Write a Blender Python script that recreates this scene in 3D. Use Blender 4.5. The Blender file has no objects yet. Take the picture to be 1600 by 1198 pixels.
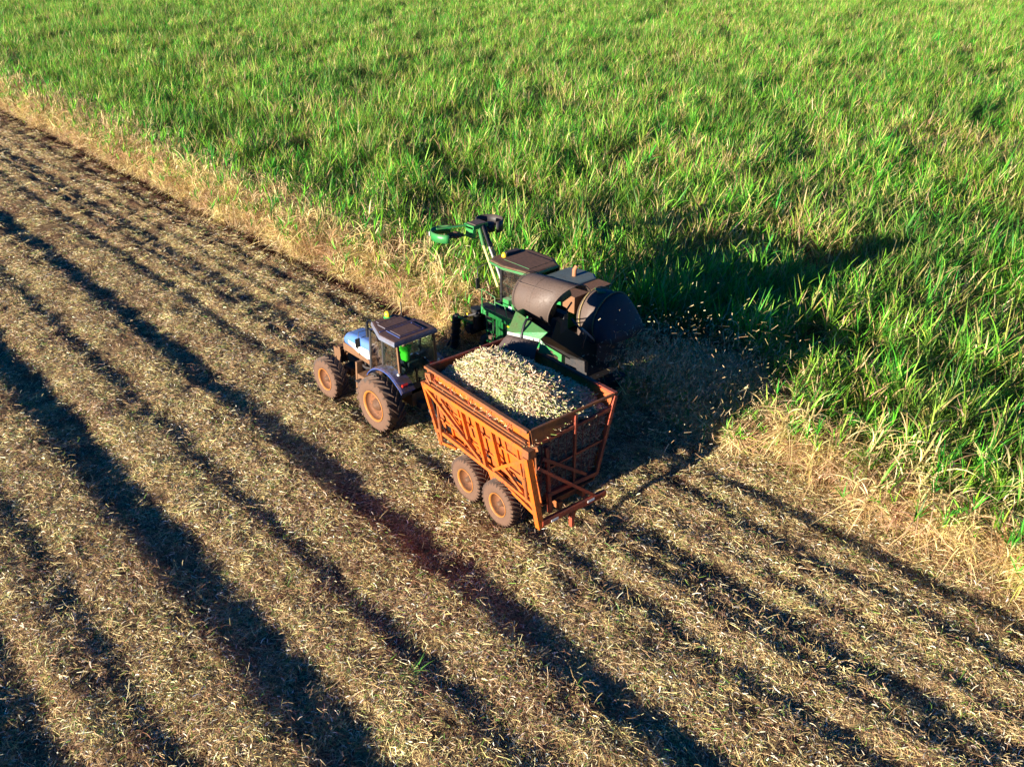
import bpy, math, random
import numpy as np
from mathutils import Vector, Matrix, Euler

random.seed(7); rng = np.random.default_rng(11)
sc = bpy.context.scene
C = sc.collection
R = math.radians

# ------------------------------------------------------------------ camera
PITCH, THETA = 28.83, 42.776          # X = travel direction of the machines, Y = towards the sun
cam_d = bpy.data.cameras.new('camera')
cam = bpy.data.objects.new('camera', cam_d); C.objects.link(cam)
cam_d.sensor_fit = 'HORIZONTAL'; cam_d.sensor_width = 36.0
cam_d.lens = 36.0 * 1318.6 / 1600.0
cam_d.clip_start = 0.5; cam_d.clip_end = 3000
CAM = Vector((-20.007, 12.445, 14.504))
cam.location = CAM
_h = Vector((math.cos(R(-THETA)), math.sin(R(-THETA)), 0))
_fw = _h * math.cos(R(PITCH)) + Vector((0, 0, -math.sin(R(PITCH))))
cam.rotation_euler = _fw.to_track_quat('-Z', 'Y').to_euler()
sc.camera = cam

# ------------------------------------------------------------------ world and sun
SUN_EL, SUN_DX = 9.2, 0.04
world = bpy.data.worlds.new('World'); sc.world = world; world.use_nodes = True
wn = world.node_tree.nodes; wl = world.node_tree.links
for n in list(wn): wn.remove(n)
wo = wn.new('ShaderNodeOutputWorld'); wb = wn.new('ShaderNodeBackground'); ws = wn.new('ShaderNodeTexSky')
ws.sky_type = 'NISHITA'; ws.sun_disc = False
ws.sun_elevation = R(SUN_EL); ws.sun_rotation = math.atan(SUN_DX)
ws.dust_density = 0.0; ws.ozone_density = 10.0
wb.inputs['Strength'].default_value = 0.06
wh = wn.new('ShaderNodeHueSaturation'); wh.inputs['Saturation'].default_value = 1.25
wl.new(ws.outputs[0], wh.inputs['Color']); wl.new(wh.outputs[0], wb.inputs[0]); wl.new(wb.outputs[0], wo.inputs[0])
sd = bpy.data.lights.new('sun', 'SUN'); so = bpy.data.objects.new('sun', sd); C.objects.link(so)
sd.energy = 5.0; sd.angle = R(0.5); sd.color = (1.0, 0.90, 0.74)
_s = Vector((SUN_DX, 1.0, 0)).normalized() * math.cos(R(SUN_EL)) + Vector((0, 0, math.sin(R(SUN_EL))))
so.rotation_euler = (-_s).to_track_quat('-Z', 'Y').to_euler(); so.location = (0, 40, 30)
vs = sc.view_settings
vs.view_transform = 'Standard'; vs.look = 'None'; vs.gamma = 1.0; vs.use_curve_mapping = False
vs.exposure = 1.7
sc.render.engine = 'CYCLES'
sc.cycles.max_bounces = 6; sc.cycles.transparent_max_bounces = 12

# ------------------------------------------------------------------ materials
def nodes(m):
    m.use_nodes = True; nt = m.node_tree
    for n in list(nt.nodes): nt.nodes.remove(n)
    return nt, nt.nodes, nt.links

def mixc(nt, a, b, fac):
    n = nt.nodes.new('ShaderNodeMix'); n.data_type = 'RGBA'
    for s, v in ((6, a), (7, b), (0, fac)):
        if isinstance(v, (tuple, list)): n.inputs[s].default_value = (*v[:3], 1)
        elif isinstance(v, (int, float)): n.inputs[s].default_value = v
        else: nt.links.new(v, n.inputs[s])
    return n.outputs[2]

def mth(nt, op, a, b=None, clamp=False):
    n = nt.nodes.new('ShaderNodeMath'); n.operation = op; n.use_clamp = clamp
    for i, v in enumerate((a, b)):
        if v is None: continue
        if isinstance(v, (int, float)): n.inputs[i].default_value = v
        else: nt.links.new(v, n.inputs[i])
    return n.outputs[0]

def noise(nt, scale, detail=4, coord=None, rough=0.6):
    n = nt.nodes.new('ShaderNodeTexNoise'); n.inputs['Scale'].default_value = scale
    n.inputs['Detail'].default_value = detail; n.inputs['Roughness'].default_value = rough
    if coord is not None: nt.links.new(coord, n.inputs['Vector'])
    return n.outputs[0]

def ramp(nt, v, lo, hi):
    n = nt.nodes.new('ShaderNodeMapRange'); n.inputs[1].default_value = lo; n.inputs[2].default_value = hi
    n.clamp = True; nt.links.new(v, n.inputs[0]); return n.outputs[0]

def paint(name, col, dust=(.17, .075, .035), up=.7, wear=.45, rough=.5, metal=0.0, scale=2.2, spec=.5, bump=.15):
    """painted or bare metal under red field dust: dust lies on faces that look up and in worn patches"""
    m = bpy.data.materials.new(name); nt, N, L = nodes(m)
    out = N.new('ShaderNodeOutputMaterial'); b = N.new('ShaderNodeBsdfPrincipled')
    tc = N.new('ShaderNodeTexCoord'); g = N.new('ShaderNodeNewGeometry'); sp = N.new('ShaderNodeSeparateXYZ')
    L.new(g.outputs['Normal'], sp.inputs[0])
    upf = ramp(nt, sp.outputs[2], .25, .95)
    n1 = noise(nt, scale, 6, tc.outputs['Object'], .7); n2 = noise(nt, scale * 7, 4, tc.outputs['Object'], .65)
    a = mth(nt, 'MULTIPLY', upf, up)
    w = mth(nt, 'MULTIPLY', ramp(nt, n1, .42, .68), wear)
    w2 = mth(nt, 'MULTIPLY', ramp(nt, n2, .5, .7), wear * .6)
    f = mth(nt, 'ADD', mth(nt, 'ADD', a, w), w2)
    f = mth(nt, 'MULTIPLY', f, mth(nt, 'ADD', mth(nt, 'MULTIPLY', n2, .7), .6), clamp=True)
    f = mth(nt, 'MINIMUM', f, .96)
    d2 = tuple(c * .55 for c in dust)
    dc = mixc(nt, dust, d2, ramp(nt, n2, .35, .65))
    c = mixc(nt, col, dc, f)
    L.new(c, b.inputs['Base Color'])
    L.new(mth(nt, 'ADD', mth(nt, 'MULTIPLY', f, .9 - rough), rough), b.inputs['Roughness'])
    if metal: L.new(mth(nt, 'MULTIPLY', mth(nt, 'SUBTRACT', 1.0, f), metal), b.inputs['Metallic'])
    b.inputs['Specular IOR Level'].default_value = spec
    bp = N.new('ShaderNodeBump'); bp.inputs['Strength'].default_value = bump; bp.inputs['Distance'].default_value = .02
    L.new(n2, bp.inputs['Height']); L.new(bp.outputs[0], b.inputs['Normal'])
    L.new(b.outputs[0], out.inputs[0])
    return m

def glass(name, tint=(.55, .68, .62), gl=.16):
    m = bpy.data.materials.new(name); nt, N, L = nodes(m)
    out = N.new('ShaderNodeOutputMaterial'); t = N.new('ShaderNodeBsdfTransparent'); g = N.new('ShaderNodeBsdfGlossy')
    t.inputs[0].default_value = (*tint, 1); g.inputs[0].default_value = (.9, .95, 1, 1); g.inputs['Roughness'].default_value = .06
    fr = N.new('ShaderNodeFresnel'); fr.inputs[0].default_value = 1.5
    f = mth(nt, 'ADD', fr.outputs[0], gl * .3, True)
    d = N.new('ShaderNodeBsdfDiffuse'); d.inputs[0].default_value = (.2, .11, .06, 1)
    mx = N.new('ShaderNodeMixShader'); L.new(f, mx.inputs[0]); L.new(t.outputs[0], mx.inputs[1]); L.new(g.outputs[0], mx.inputs[2])
    mx2 = N.new('ShaderNodeMixShader'); L.new(mth(nt, 'MULTIPLY', ramp(nt, noise(nt, 6, 5), .45, .8), .28), mx2.inputs[0])
    L.new(mx.outputs[0], mx2.inputs[1]); L.new(d.outputs[0], mx2.inputs[2])
    L.new(mx2.outputs[0], out.inputs[0])
    return m

def leaf(name, patch=True, strength=.45, tip=(.33, .24, .11)):
    """leaf blades: colour per blade from attribute 'col', varied per plant and in field-sized patches"""
    m = bpy.data.materials.new(name); nt, N, L = nodes(m)
    out = N.new('ShaderNodeOutputMaterial')
    at = N.new('ShaderNodeAttribute'); at.attribute_name = 'col'
    oi = N.new('ShaderNodeObjectInfo')
    hs = N.new('ShaderNodeHueSaturation')
    L.new(at.outputs['Color'], hs.inputs['Color'])
    L.new(mth(nt, 'ADD', mth(nt, 'MULTIPLY', oi.outputs['Random'], .05), .475), hs.inputs['Hue'])
    L.new(mth(nt, 'ADD', mth(nt, 'MULTIPLY', oi.outputs['Random'], .6), .86), hs.inputs['Value'])
    c = hs.outputs[0]
    if patch:
        n1 = noise(nt, .09, 3, oi.outputs['Location'], .6); n2 = noise(nt, .42, 3, oi.outputs['Location'], .6)
        yel = mth(nt, 'MULTIPLY', ramp(nt, n2, .48, .75), .55)
        c = mixc(nt, c, (.38, .40, .07), mth(nt, 'MULTIPLY', yel, .6))
        dk = mth(nt, 'MULTIPLY', ramp(nt, n1, .5, .36), .45)
        c = mixc(nt, c, (.05, .17, .03), dk)
        n3 = noise(nt, .22, 3, oi.outputs['Location'], .6)
        c = mixc(nt, c, (.24, .20, .08), mth(nt, 'MULTIPLY', ramp(nt, n3, .60, .74), .55))
    b = N.new('ShaderNodeBsdfPrincipled'); L.new(c, b.inputs['Base Color']); b.inputs['Roughness'].default_value = .5
    b.inputs['Specular IOR Level'].default_value = .25
    tr = N.new('ShaderNodeBsdfTranslucent'); L.new(c, tr.inputs[0])
    mx = N.new('ShaderNodeMixShader'); mx.inputs[0].default_value = strength
    L.new(b.outputs[0], mx.inputs[1]); L.new(tr.outputs[0], mx.inputs[2]); L.new(mx.outputs[0], out.inputs[0])
    return m

M = {}
M['orange'] = paint('orange_paint', (.54, .108, .005), dust=(.15, .05, .018), up=.6, wear=.75, rough=.5, scale=1.6, bump=.3)
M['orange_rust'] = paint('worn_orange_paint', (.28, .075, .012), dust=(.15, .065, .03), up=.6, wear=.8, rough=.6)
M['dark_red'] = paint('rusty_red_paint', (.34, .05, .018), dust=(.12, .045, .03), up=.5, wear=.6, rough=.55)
M['blue'] = paint('blue_paint', (.07, .19, .50), up=.12, wear=.25, rough=.42, dust=(.22, .12, .07))
M['blue_dusty'] = paint('dusty_blue_paint', (.02, .075, .30), up=.6, wear=.7, rough=.4, dust=(.10, .05, .035))
M['white'] = paint('white_paint', (.78, .78, .74), up=.2, wear=.3, rough=.35, dust=(.4, .3, .2))
M['roof'] = paint('dusty_cab_roof', (.13, .15, .21), up=.95, wear=.4, rough=.5, dust=(.12, .05, .03))
M['dark'] = paint('dark_metal', (.025, .026, .03), up=.45, wear=.35, rough=.5, dust=(.09, .05, .03))
M['black'] = paint('black_plastic', (.012, .012, .014), up=.12, wear=.12, rough=.4, dust=(.06, .04, .03))
M['mud'] = paint('muddy_metal', (.13, .065, .03), up=.6, wear=.8, rough=.7, dust=(.24, .11, .045))
M['tyre'] = paint('dusty_rubber', (.05, .036, .028), up=.25, wear=1.0, rough=.8, dust=(.23, .115, .06), scale=1.5)
M['tyre_side'] = paint('dusty_tyre_wall', (.105, .055, .034), up=.2, wear=.9, rough=.9, dust=(.145, .078, .046), scale=3)
M['tread'] = paint('tread_rubber', (.045, .03, .024), up=.2, wear=.85, rough=.6, dust=(.19, .10, .06), scale=4)
M['rim'] = paint('muddy_rim', (.17, .06, .018), up=.2, wear=.6, rough=.7, dust=(.12, .055, .03))
M['rim_lip'] = paint('orange_rim_lip', (.42, .15, .02), up=.1, wear=.5, rough=.5, dust=(.16, .07, .03))
M['rim_dark'] = paint('dark_rim_dish', (.10, .045, .02), up=.3, wear=.7, rough=.7, dust=(.11, .05, .025))
M['green'] = paint('green_paint', (.02, .22, .055), up=.35, wear=.30, rough=.32, dust=(.17, .09, .045))
M['green_dusty'] = paint('dusty_green_paint', (.05, .19, .06), up=.7, wear=.7, rough=.45, dust=(.15, .12, .06))
M['green_roof'] = paint('dusty_green_roof', (.03, .17, .07), up=1.15, wear=.6, rough=.5, dust=(.16, .068, .036), scale=1.3)
M['grey_cover'] = paint('grey_green_cover', (.10, .15, .14), up=.35, wear=.3, rough=.5, dust=(.13, .13, .11))
M['hood_brown'] = paint('brown_dusty_steel', (.105, .075, .062), up=.5, wear=.5, rough=.55, metal=.1, dust=(.115, .07, .05), scale=3)
M['hood_dark'] = paint('blue_black_steel', (.028, .028, .038), up=.75, wear=.5, rough=.6, dust=(.10, .06, .042), scale=4)
M['rubber_flap'] = paint('rubber_flap', (.05, .036, .036), up=.4, wear=.7, rough=.65, dust=(.11, .075, .065))
M['box_brown'] = paint('brown_box_paint', (.17, .075, .03), up=.6, wear=.6, rough=.6, dust=(.23, .11, .05))
M['yellow'] = paint('yellow_paint', (.85, .55, .03), up=.1, wear=.12, rough=.3)
M['yellow_pole'] = paint('pale_yellow_hose', (.62, .58, .20), up=.1, wear=.25, rough=.5)
M['strap'] = paint('olive_strap', (.26, .20, .08), up=.3, wear=.5, rough=.7)
M['steel'] = paint('bare_steel', (.55, .53, .5), up=.2, wear=.25, rough=.35, metal=.5)
M['red_lamp'] = paint('red_lamp_glass', (.45, .015, .01), up=.1, wear=.1, rough=.2)
M['beacon_green'] = paint('bright_green_base', (.02, .42, .08), up=.05, wear=.1, rough=.35)
M['shirt'] = paint('bright_green_shirt', (.08, .85, .02), up=0, wear=.0, rough=.8, bump=.05)
M['trousers'] = paint('dark_trousers', (.03, .035, .06), up=0, wear=.1, rough=.9)
M['skin'] = paint('skin', (.28, .13, .08), up=0, wear=0, rough=.5)
M['hair'] = paint('dark_hair', (.012, .01, .008), up=0, wear=0, rough=.6)
M['seat'] = paint('seat_fabric', (.03, .035, .05), up=0, wear=.2, rough=.9)
M['mint'] = paint('pale_control_box', (.42, .60, .50), up=.05, wear=.15, rough=.5)
M['rust_hot'] = paint('rusty_exhaust', (.36, .14, .06), up=.2, wear=.5, rough=.7)
M['glass'] = glass('cab_glass', (.80, .90, .86), .10)
M['glass_dark'] = glass('dark_cab_glass', (.32, .42, .38), .25)
M['cane_leaf'] = leaf('cane_leaf', True, .42)
M['dry_leaf'] = leaf('dry_cane_leaf', False, .30)
M['straw'] = leaf('straw_litter', False, .12)
M['billet'] = leaf('cut_cane_billet', False, .05)

def soil_mat():
    m = bpy.data.materials.new('straw_covered_soil'); nt, N, L = nodes(m)
    out = N.new('ShaderNodeOutputMaterial'); b = N.new('ShaderNodeBsdfPrincipled')
    g = N.new('ShaderNodeNewGeometry'); mp = N.new('ShaderNodeMapping'); mp.inputs['Scale'].default_value = (.35, 1, 1)
    L.new(g.outputs['Position'], mp.inputs[0])
    n1 = noise(nt, 1.1, 5, mp.outputs[0], .7); n2 = noise(nt, 26, 5, g.outputs['Position'], .75); n3 = noise(nt, 90, 3, g.outputs['Position'], .7)
    at = N.new('ShaderNodeAttribute'); at.attribute_name = 'bare'
    straw = mixc(nt, (.28, .19, .085), (.50, .37, .17), ramp(nt, n3, .35, .65))
    soil = mixc(nt, (.055, .022, .016), (.10, .045, .028), ramp(nt, n2, .35, .65))
    cov = ramp(nt, n2, .40, .60)
    cov = mth(nt, 'ADD', cov, mth(nt, 'MULTIPLY', mth(nt, 'SUBTRACT', .45, n1), 2.2), True)
    cov = mth(nt, 'SUBTRACT', cov, at.outputs['Fac'], True)
    L.new(mixc(nt, soil, straw, mth(nt, 'MULTIPLY', cov, .9)), b.inputs['Base Color'])
    b.inputs['Roughness'].default_value = .95; b.inputs['Specular IOR Level'].default_value = .1
    bp = N.new('ShaderNodeBump'); bp.inputs['Strength'].default_value = .8; bp.inputs['Distance'].default_value = .03
    L.new(mth(nt, 'ADD', n2, mth(nt, 'MULTIPLY', n3, .5)), bp.inputs['Height']); L.new(bp.outputs[0], b.inputs['Normal'])
    L.new(b.outputs[0], out.inputs[0]); return m
M['soil'] = soil_mat()

# ------------------------------------------------------------------ mesh helpers
class MB:
    def __init__(s): s.v = []; s.f = []; s.sm = []; s.mi = []
    def add(s, vs, fs, smooth=False, mi=0):
        o = len(s.v); s.v += [tuple(v) for v in vs]
        for f in fs: s.f.append(tuple(i + o for i in f)); s.sm.append(smooth); s.mi.append(mi)
        return s
    def box(s, c, d, rot=None, mi=0):
        x, y, z = (k / 2 for k in d)
        P = [Vector(p) for p in ((-x,-y,-z),(x,-y,-z),(x,y,-z),(-x,y,-z),(-x,-y,z),(x,-y,z),(x,y,z),(-x,y,z))]
        if rot is not None:
            Rm = rot if isinstance(rot, Matrix) else Euler(rot).to_matrix()
            P = [Rm @ p for p in P]
        P = [p + Vector(c) for p in P]
        return s.add(P, [(0,3,2,1),(4,5,6,7),(0,1,5,4),(1,2,6,5),(2,3,7,6),(3,0,4,7)], mi=mi)
    def span(s, x0, x1, y0, y1, z0, z1, mi=0):
        return s.box(((x0+x1)/2, (y0+y1)/2, (z0+z1)/2), (abs(x1-x0), abs(y1-y0), abs(z1-z0)), mi=mi)
    def beam(s, p, q, w, h, up=(0, 0, 1), mi=0):
        p, q = Vector(p), Vector(q); d = (q - p); L = d.length; d.normalize()
        u = Vector(up); sd_ = d.cross(u)
        if sd_.length < 1e-3: sd_ = d.cross(Vector((0, 1, 0)))
        sd_.normalize(); u = sd_.cross(d)
        Rm = Matrix((d, sd_, u)).transposed()
        return s.box((p + q) / 2, (L, w, h), Rm, mi)
    def tube(s, pts, r, n=8, caps=True, mi=0):
        pts = [Vector(p) for p in pts]; rs = r if isinstance(r, (list, tuple)) else [r] * len(pts)
        ring = []; prev = None
        for i, p in enumerate(pts):
            t = (pts[min(i+1, len(pts)-1)] - pts[max(i-1, 0)]).normalized()
            a = (prev - t * prev.dot(t)) if prev is not None else t.orthogonal()
            if a.length < 1e-4: a = t.orthogonal()
            a.normalize(); prev = a; b = t.cross(a)
            ring.append([p + (a * math.cos(k*2*math.pi/n) + b * math.sin(k*2*math.pi/n)) * rs[i] for k in range(n)])
        vs_ = [v for rr in ring for v in rr]; fs = []
        for i in range(len(pts)-1):
            for k in range(n):
                fs.append((i*n+k, i*n+(k+1) % n, (i+1)*n+(k+1) % n, (i+1)*n+k))
        s.add(vs_, fs, True, mi)
        if caps:
            s.add(ring[0], [tuple(range(n))[::-1]], mi=mi); s.add(ring[-1], [tuple(range(n))], mi=mi)
        return s
    def lathe(s, prof, n=32, axis='y', c=(0,0,0), smooth=True, mi=0, a0=0, a1=2*math.pi):
        full = abs(a1-a0-2*math.pi) < 1e-6; m = n if full else n+1; vs_ = []
        for (r, h) in prof:
            for k in range(m):
                a = a0+(a1-a0)*k/n
                if axis == 'y': p = (r*math.cos(a), h, r*math.sin(a))
                elif axis == 'x': p = (h, r*math.cos(a), r*math.sin(a))
                else: p = (r*math.cos(a), r*math.sin(a), h)
                vs_.append((p[0]+c[0], p[1]+c[1], p[2]+c[2]))
        fs = []
        for i in range(len(prof)-1):
            for k in range(n):
                k2 = (k+1) % m
                fs.append((i*m+k, i*m+k2, (i+1)*m+k2, (i+1)*m+k))
        return s.add(vs_, fs, smooth, mi)
    def loft(s, rings, smooth=False, caps=True, mi=0, closed=True):
        n = len(rings[0]); vs_ = [v for r in rings for v in r]; fs = []
        for i in range(len(rings)-1):
            for k in range(n if closed else n-1):
                fs.append((i*n+k, i*n+(k+1) % n, (i+1)*n+(k+1) % n, (i+1)*n+k))
        s.add(vs_, fs, smooth, mi)
        if caps and closed: s.add(rings[0], [tuple(range(n))[::-1]], mi=mi); s.add(rings[-1], [tuple(range(n))], mi=mi)
        return s
    def sheet(s, pts, t=.02, mi=0):
        P = [Vector(p) for p in pts]; nrm = (P[1]-P[0]).cross(P[2]-P[0]).normalized() * t
        return s.loft([[p - nrm/2 for p in P], [p + nrm/2 for p in P]], mi=mi)
    def build(s, name, mats, parent=None, off=(0,0,0), label=None, bevel=0):
        me = bpy.data.meshes.new(name)
        ox, oy, oz = off
        me.from_pydata([(x-ox, y-oy, z-oz) for x, y, z in s.v], [], s.f)
        for i, p in enumerate(me.polygons): p.use_smooth = s.sm[i]; p.material_index = s.mi[i]
        for m in (mats if isinstance(mats, (list, tuple)) else [mats]): me.materials.append(M[m] if isinstance(m, str) else m)
        import bmesh
        bm = bmesh.new(); bm.from_mesh(me); bmesh.ops.recalc_face_normals(bm, faces=bm.faces); bm.to_mesh(me); bm.free()
        o = bpy.data.objects.new(name, me); C.objects.link(o)
        if parent is not None: o.parent = parent
        if label: o['label'] = label
        if bevel:
            b = o.modifiers.new('bevel', 'BEVEL'); b.width = bevel; b.segments = 2; b.limit_method = 'ANGLE'
        return o

def thing(name, label, cat, loc=(0,0,0), rz=0, group=None):
    o = bpy.data.objects.new(name, None); C.objects.link(o); o.empty_display_size = .3
    o.location = loc; o.rotation_euler = (0, 0, rz); o['label'] = label; o['category'] = cat
    if group: o['group'] = group
    return o
def tag(o, label, cat, group=None, kind=None):
    if label: o['label'] = label
    if cat: o['category'] = cat
    if group: o['group'] = group
    if kind: o['kind'] = kind
    return o
def dup(o, parent, loc=None):
    c = o.copy(); C.objects.link(c); c.parent = parent
    if loc is not None: c.location = loc
    for ch in list(o.children):
        dup(ch, c)
    return c

# ------------------------------------------------------------------ value noise
def vnoise(x, y, seed=0):
    xi = np.floor(x).astype(np.int64); yi = np.floor(y).astype(np.int64); xf = x-xi; yf = y-yi
    u = xf*xf*(3-2*xf); v = yf*yf*(3-2*yf)
    def h(a, b):
        n = (a*374761393 + b*668265263 + seed*1442695041) & 0x7fffffff
        n = ((n ^ (n >> 13)) * 1274126177) & 0x7fffffff
        n = (n ^ (n >> 16)) & 0xffff
        return n/32767.5 - 1
    return (h(xi,yi)*(1-u)+h(xi+1,yi)*u)*(1-v) + (h(xi,yi+1)*(1-u)+h(xi+1,yi+1)*u)*v

# height profile across the rows (Y): crest -> shaded drop -> slope that faces the low sun
PROF = [(40, 0), (16, .0), (12.9, .10), (12.6, -.09), (11.5, -.12), (11.3, -.08), (10.9, .03), (10.5, .02), (10.2, .05), (10.0, -.03), (9.7, -.05),
        (9.3, .03), (8.7, .09), (8.05, .11), (7.75, -.10), (6.9, -.13), (6.65, -.09), (6.1, .02), (5.5, .04), (5.15, .06), (5.0, -.03), (4.7, -.05), (4.4, .0),
        (3.6, .08), (2.95, .09), (2.7, -.07), (2.0, -.10), (1.8, -.05), (1.1, .03), (.1, .05), (-.05, -.03), (-.4, -.05), (-.7, .02), (-1.2, .07), (-1.35, .0), (-1.6, -.05), (-1.85, .05),
        (-2.0, -.06), (-2.6, -.09), (-2.8, -.03), (-3.15, .03), (-3.3, -.03), (-3.55, -.03), (-4.0, .04), (-4.5, .04), (-4.65, -.05), (-4.9, -.04), (-5.3, .02),
        (-5.75, .02), (-5.95, -.07), (-6.3, -.08), (-6.6, .0), (-7.5, .04), (-8.2, .03), (-9.5, 0), (-40, 0)]
_py = np.array([p[0] for p in PROF][::-1]); _pz = np.array([p[1] for p in PROF][::-1])
def ground(x, y):
    x = np.asarray(x, float); y = np.asarray(y, float)
    yw = y +   .05*vnoise(x*.2, y*.2, 1) + .025*vnoise(x*.8, y*.5, 2) + .02*vnoise(x*4, y*4, 12)
    p = np.interp(yw, _py, _pz) * (1.0 + .15*vnoise(x*.3, y*.35, 3))
    p2 = np.interp(yw+.08, _py, _pz); p3 = np.interp(yw-.08, _py, _pz)
    p = .5*p + .25*(p2+p3)
    slope = (np.interp(yw+.35, _py, _pz) - np.interp(yw-.35, _py, _pz))
    calm = np.clip((.02 - slope*-1)*8, 0, 1)              # smoother where the slope faces the sun
    rough = .55 + .75*np.clip(vnoise(x*.5, y*.9, 4)+.3, 0, 1)
    hole = vnoise(x*1.9, y*3.2, 51) + .55*vnoise(x*5, y*7, 52) + .5*vnoise(x*.35, y*.5, 53)
    zone = np.clip((slope+.05)*12, 0, 1)
    hole = -.085*np.clip((hole-.12)*2.2, 0, 1)*zone
    b = hole*.75 + (.015*vnoise(x*1.4, y*2.6, 5) + .016*vnoise(x*3.0, y*5, 6) + .013*vnoise(x*7, y*9, 7) + .007*vnoise(x*14, y*17, 8))
    b = b*rough*1.15
    fade = np.clip(1-(np.hypot(x-5, y)-75)/80, 0, 1)
    return (p*1.32 + b*1.12)*fade

def bare_amount(x, y):
    t = np.exp(-((y+6.1)/.5)**2)*1.0*(x > 2)
    t = t + .45*np.exp(-((y+5.2)/1.0)**2)*(x > 4)
    return t*np.clip(.75+.5*vnoise(x*.8, y*2, 21), 0, 1)

# ------------------------------------------------------------------ ground sheet
def axis_nodes(segs):
    out = []
    for a, b, st in segs:
        n = max(1, int(round((b-a)/st))); out += list(np.linspace(a, b, n, endpoint=False))
    out.append(segs[-1][1]); return np.array(out)
xs = axis_nodes([(-900, -60, 120), (-60, -27, 3), (-27, -20, .14), (-20, 8, .065), (8, 20, .10), (20, 40, .18), (40, 80, .35), (80, 160, 4), (160, 1500, 90)])
ys = axis_nodes([(-1300, -60, 100), (-60, -12, 3), (-12, -9, .12), (-9, 14, .055), (14, 20, .4), (20, 60, 4), (60, 900, 100)])
X, Y = np.meshgrid(xs, ys, indexing='ij'); Z = ground(X, Y)
nx, ny = len(xs), len(ys)
me = bpy.data.meshes.new('field_ground')
me.vertices.add(nx*ny); me.vertices.foreach_set('co', np.stack([X, Y, Z], -1).astype(np.float32).ravel())
I = np.arange(nx*ny).reshape(nx, ny)
Q = np.stack([I[:-1,:-1], I[1:,:-1], I[1:,1:], I[:-1,1:]], -1).reshape(-1, 4)
me.loops.add(Q.size); me.loops.foreach_set('vertex_index', Q.ravel().astype(np.int32))
me.polygons.add(len(Q)); me.polygons.foreach_set('loop_start', np.arange(0, Q.size, 4, dtype=np.int32))
me.update(calc_edges=True)
me.polygons.foreach_set('use_smooth', np.ones(len(Q), bool))
at = me.attributes.new('bare', 'FLOAT', 'POINT'); at.data.foreach_set('value', bare_amount(X, Y).astype(np.float32).ravel())
me.materials.append(M['soil'])
go = bpy.data.objects.new('ground', me); C.objects.link(go); go['kind'] = 'structure'

# ------------------------------------------------------------------ scattering
def ribbon_mesh(name, P, cols, mat, tri_tip=True):
    """P: list of (pts Nx3, side Nx3 half-width vectors); cols per ribbon"""
    V = []; F = []; K = []
    for (pts, side), c in zip(P, cols):
        o = len(V); n = len(pts)
        for p, s_ in zip(pts, side): V.append(p - s_); V.append(p + s_)
        for i in range(n-1): F.append((o+2*i, o+2*i+1, o+2*i+3, o+2*i+2))
        K += [c]*(2*n)
    me = bpy.data.meshes.new(name); me.from_pydata([tuple(v) for v in V], [], F)
    a = me.attributes.new('col', 'FLOAT_COLOR', 'POINT'); a.data.foreach_set('color', np.array([(*c[:3], 1) for c in K], np.float32).ravel())
    me.materials.append(M[mat]); me.polygons.foreach_set('use_smooth', np.ones(len(F), bool))
    return me

def variants(name, meshes):
    col = bpy.data.collections.new(name)
    for i, me in enumerate(meshes):
        o = bpy.data.objects.new('%s.%03d' % (name, i), me); col.objects.link(o)
    return col

def scatter(name, pts, rots, scls, idx, col, label, parent=None):
    me = bpy.data.meshes.new(name); n = len(pts)
    me.vertices.add(n); me.vertices.foreach_set('co', np.asarray(pts, np.float32).ravel())
    a = me.attributes.new('rot', 'FLOAT_VECTOR', 'POINT'); a.data.foreach_set('vector', np.asarray(rots, np.float32).ravel())
    a = me.attributes.new('scl', 'FLOAT_VECTOR', 'POINT'); a.data.foreach_set('vector', np.asarray(scls, np.float32).ravel())
    a = me.attributes.new('vi', 'INT', 'POINT'); a.data.foreach_set('value', np.asarray(idx, np.int32))
    o = bpy.data.objects.new(name, me); C.objects.link(o)
    ng = bpy.data.node_groups.new(name, 'GeometryNodeTree')
    ng.interface.new_socket('Geometry', in_out='INPUT', socket_type='NodeSocketGeometry')
    ng.interface.new_socket('Geometry', in_out='OUTPUT', socket_type='NodeSocketGeometry')
    gi = ng.nodes.new('NodeGroupInput'); gout = ng.nodes.new('NodeGroupOutput')
    ip = ng.nodes.new('GeometryNodeInstanceOnPoints'); ci = ng.nodes.new('GeometryNodeCollectionInfo')
    ci.inputs['Collection'].default_value = col; ci.inputs['Separate Children'].default_value = True; ci.inputs['Reset Children'].default_value = True
    def na(nm, t):
        q = ng.nodes.new('GeometryNodeInputNamedAttribute'); q.data_type = t; q.inputs[0].default_value = nm; return q.outputs[0]
    L = ng.links
    L.new(gi.outputs[0], ip.inputs['Points']); L.new(ci.outputs[0], ip.inputs['Instance'])
    ip.inputs['Pick Instance'].default_value = True
    L.new(na('vi', 'INT'), ip.inputs['Instance Index']); L.new(na('rot', 'FLOAT_VECTOR'), ip.inputs['Rotation']); L.new(na('scl', 'FLOAT_VECTOR'), ip.inputs['Scale'])
    L.new(ip.outputs[0], gout.inputs[0])
    md = o.modifiers.new('scatter', 'NODES'); md.node_group = ng
    o['kind'] = 'stuff'; o['label'] = label
    if parent is not None: o.parent = parent
    return o

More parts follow.
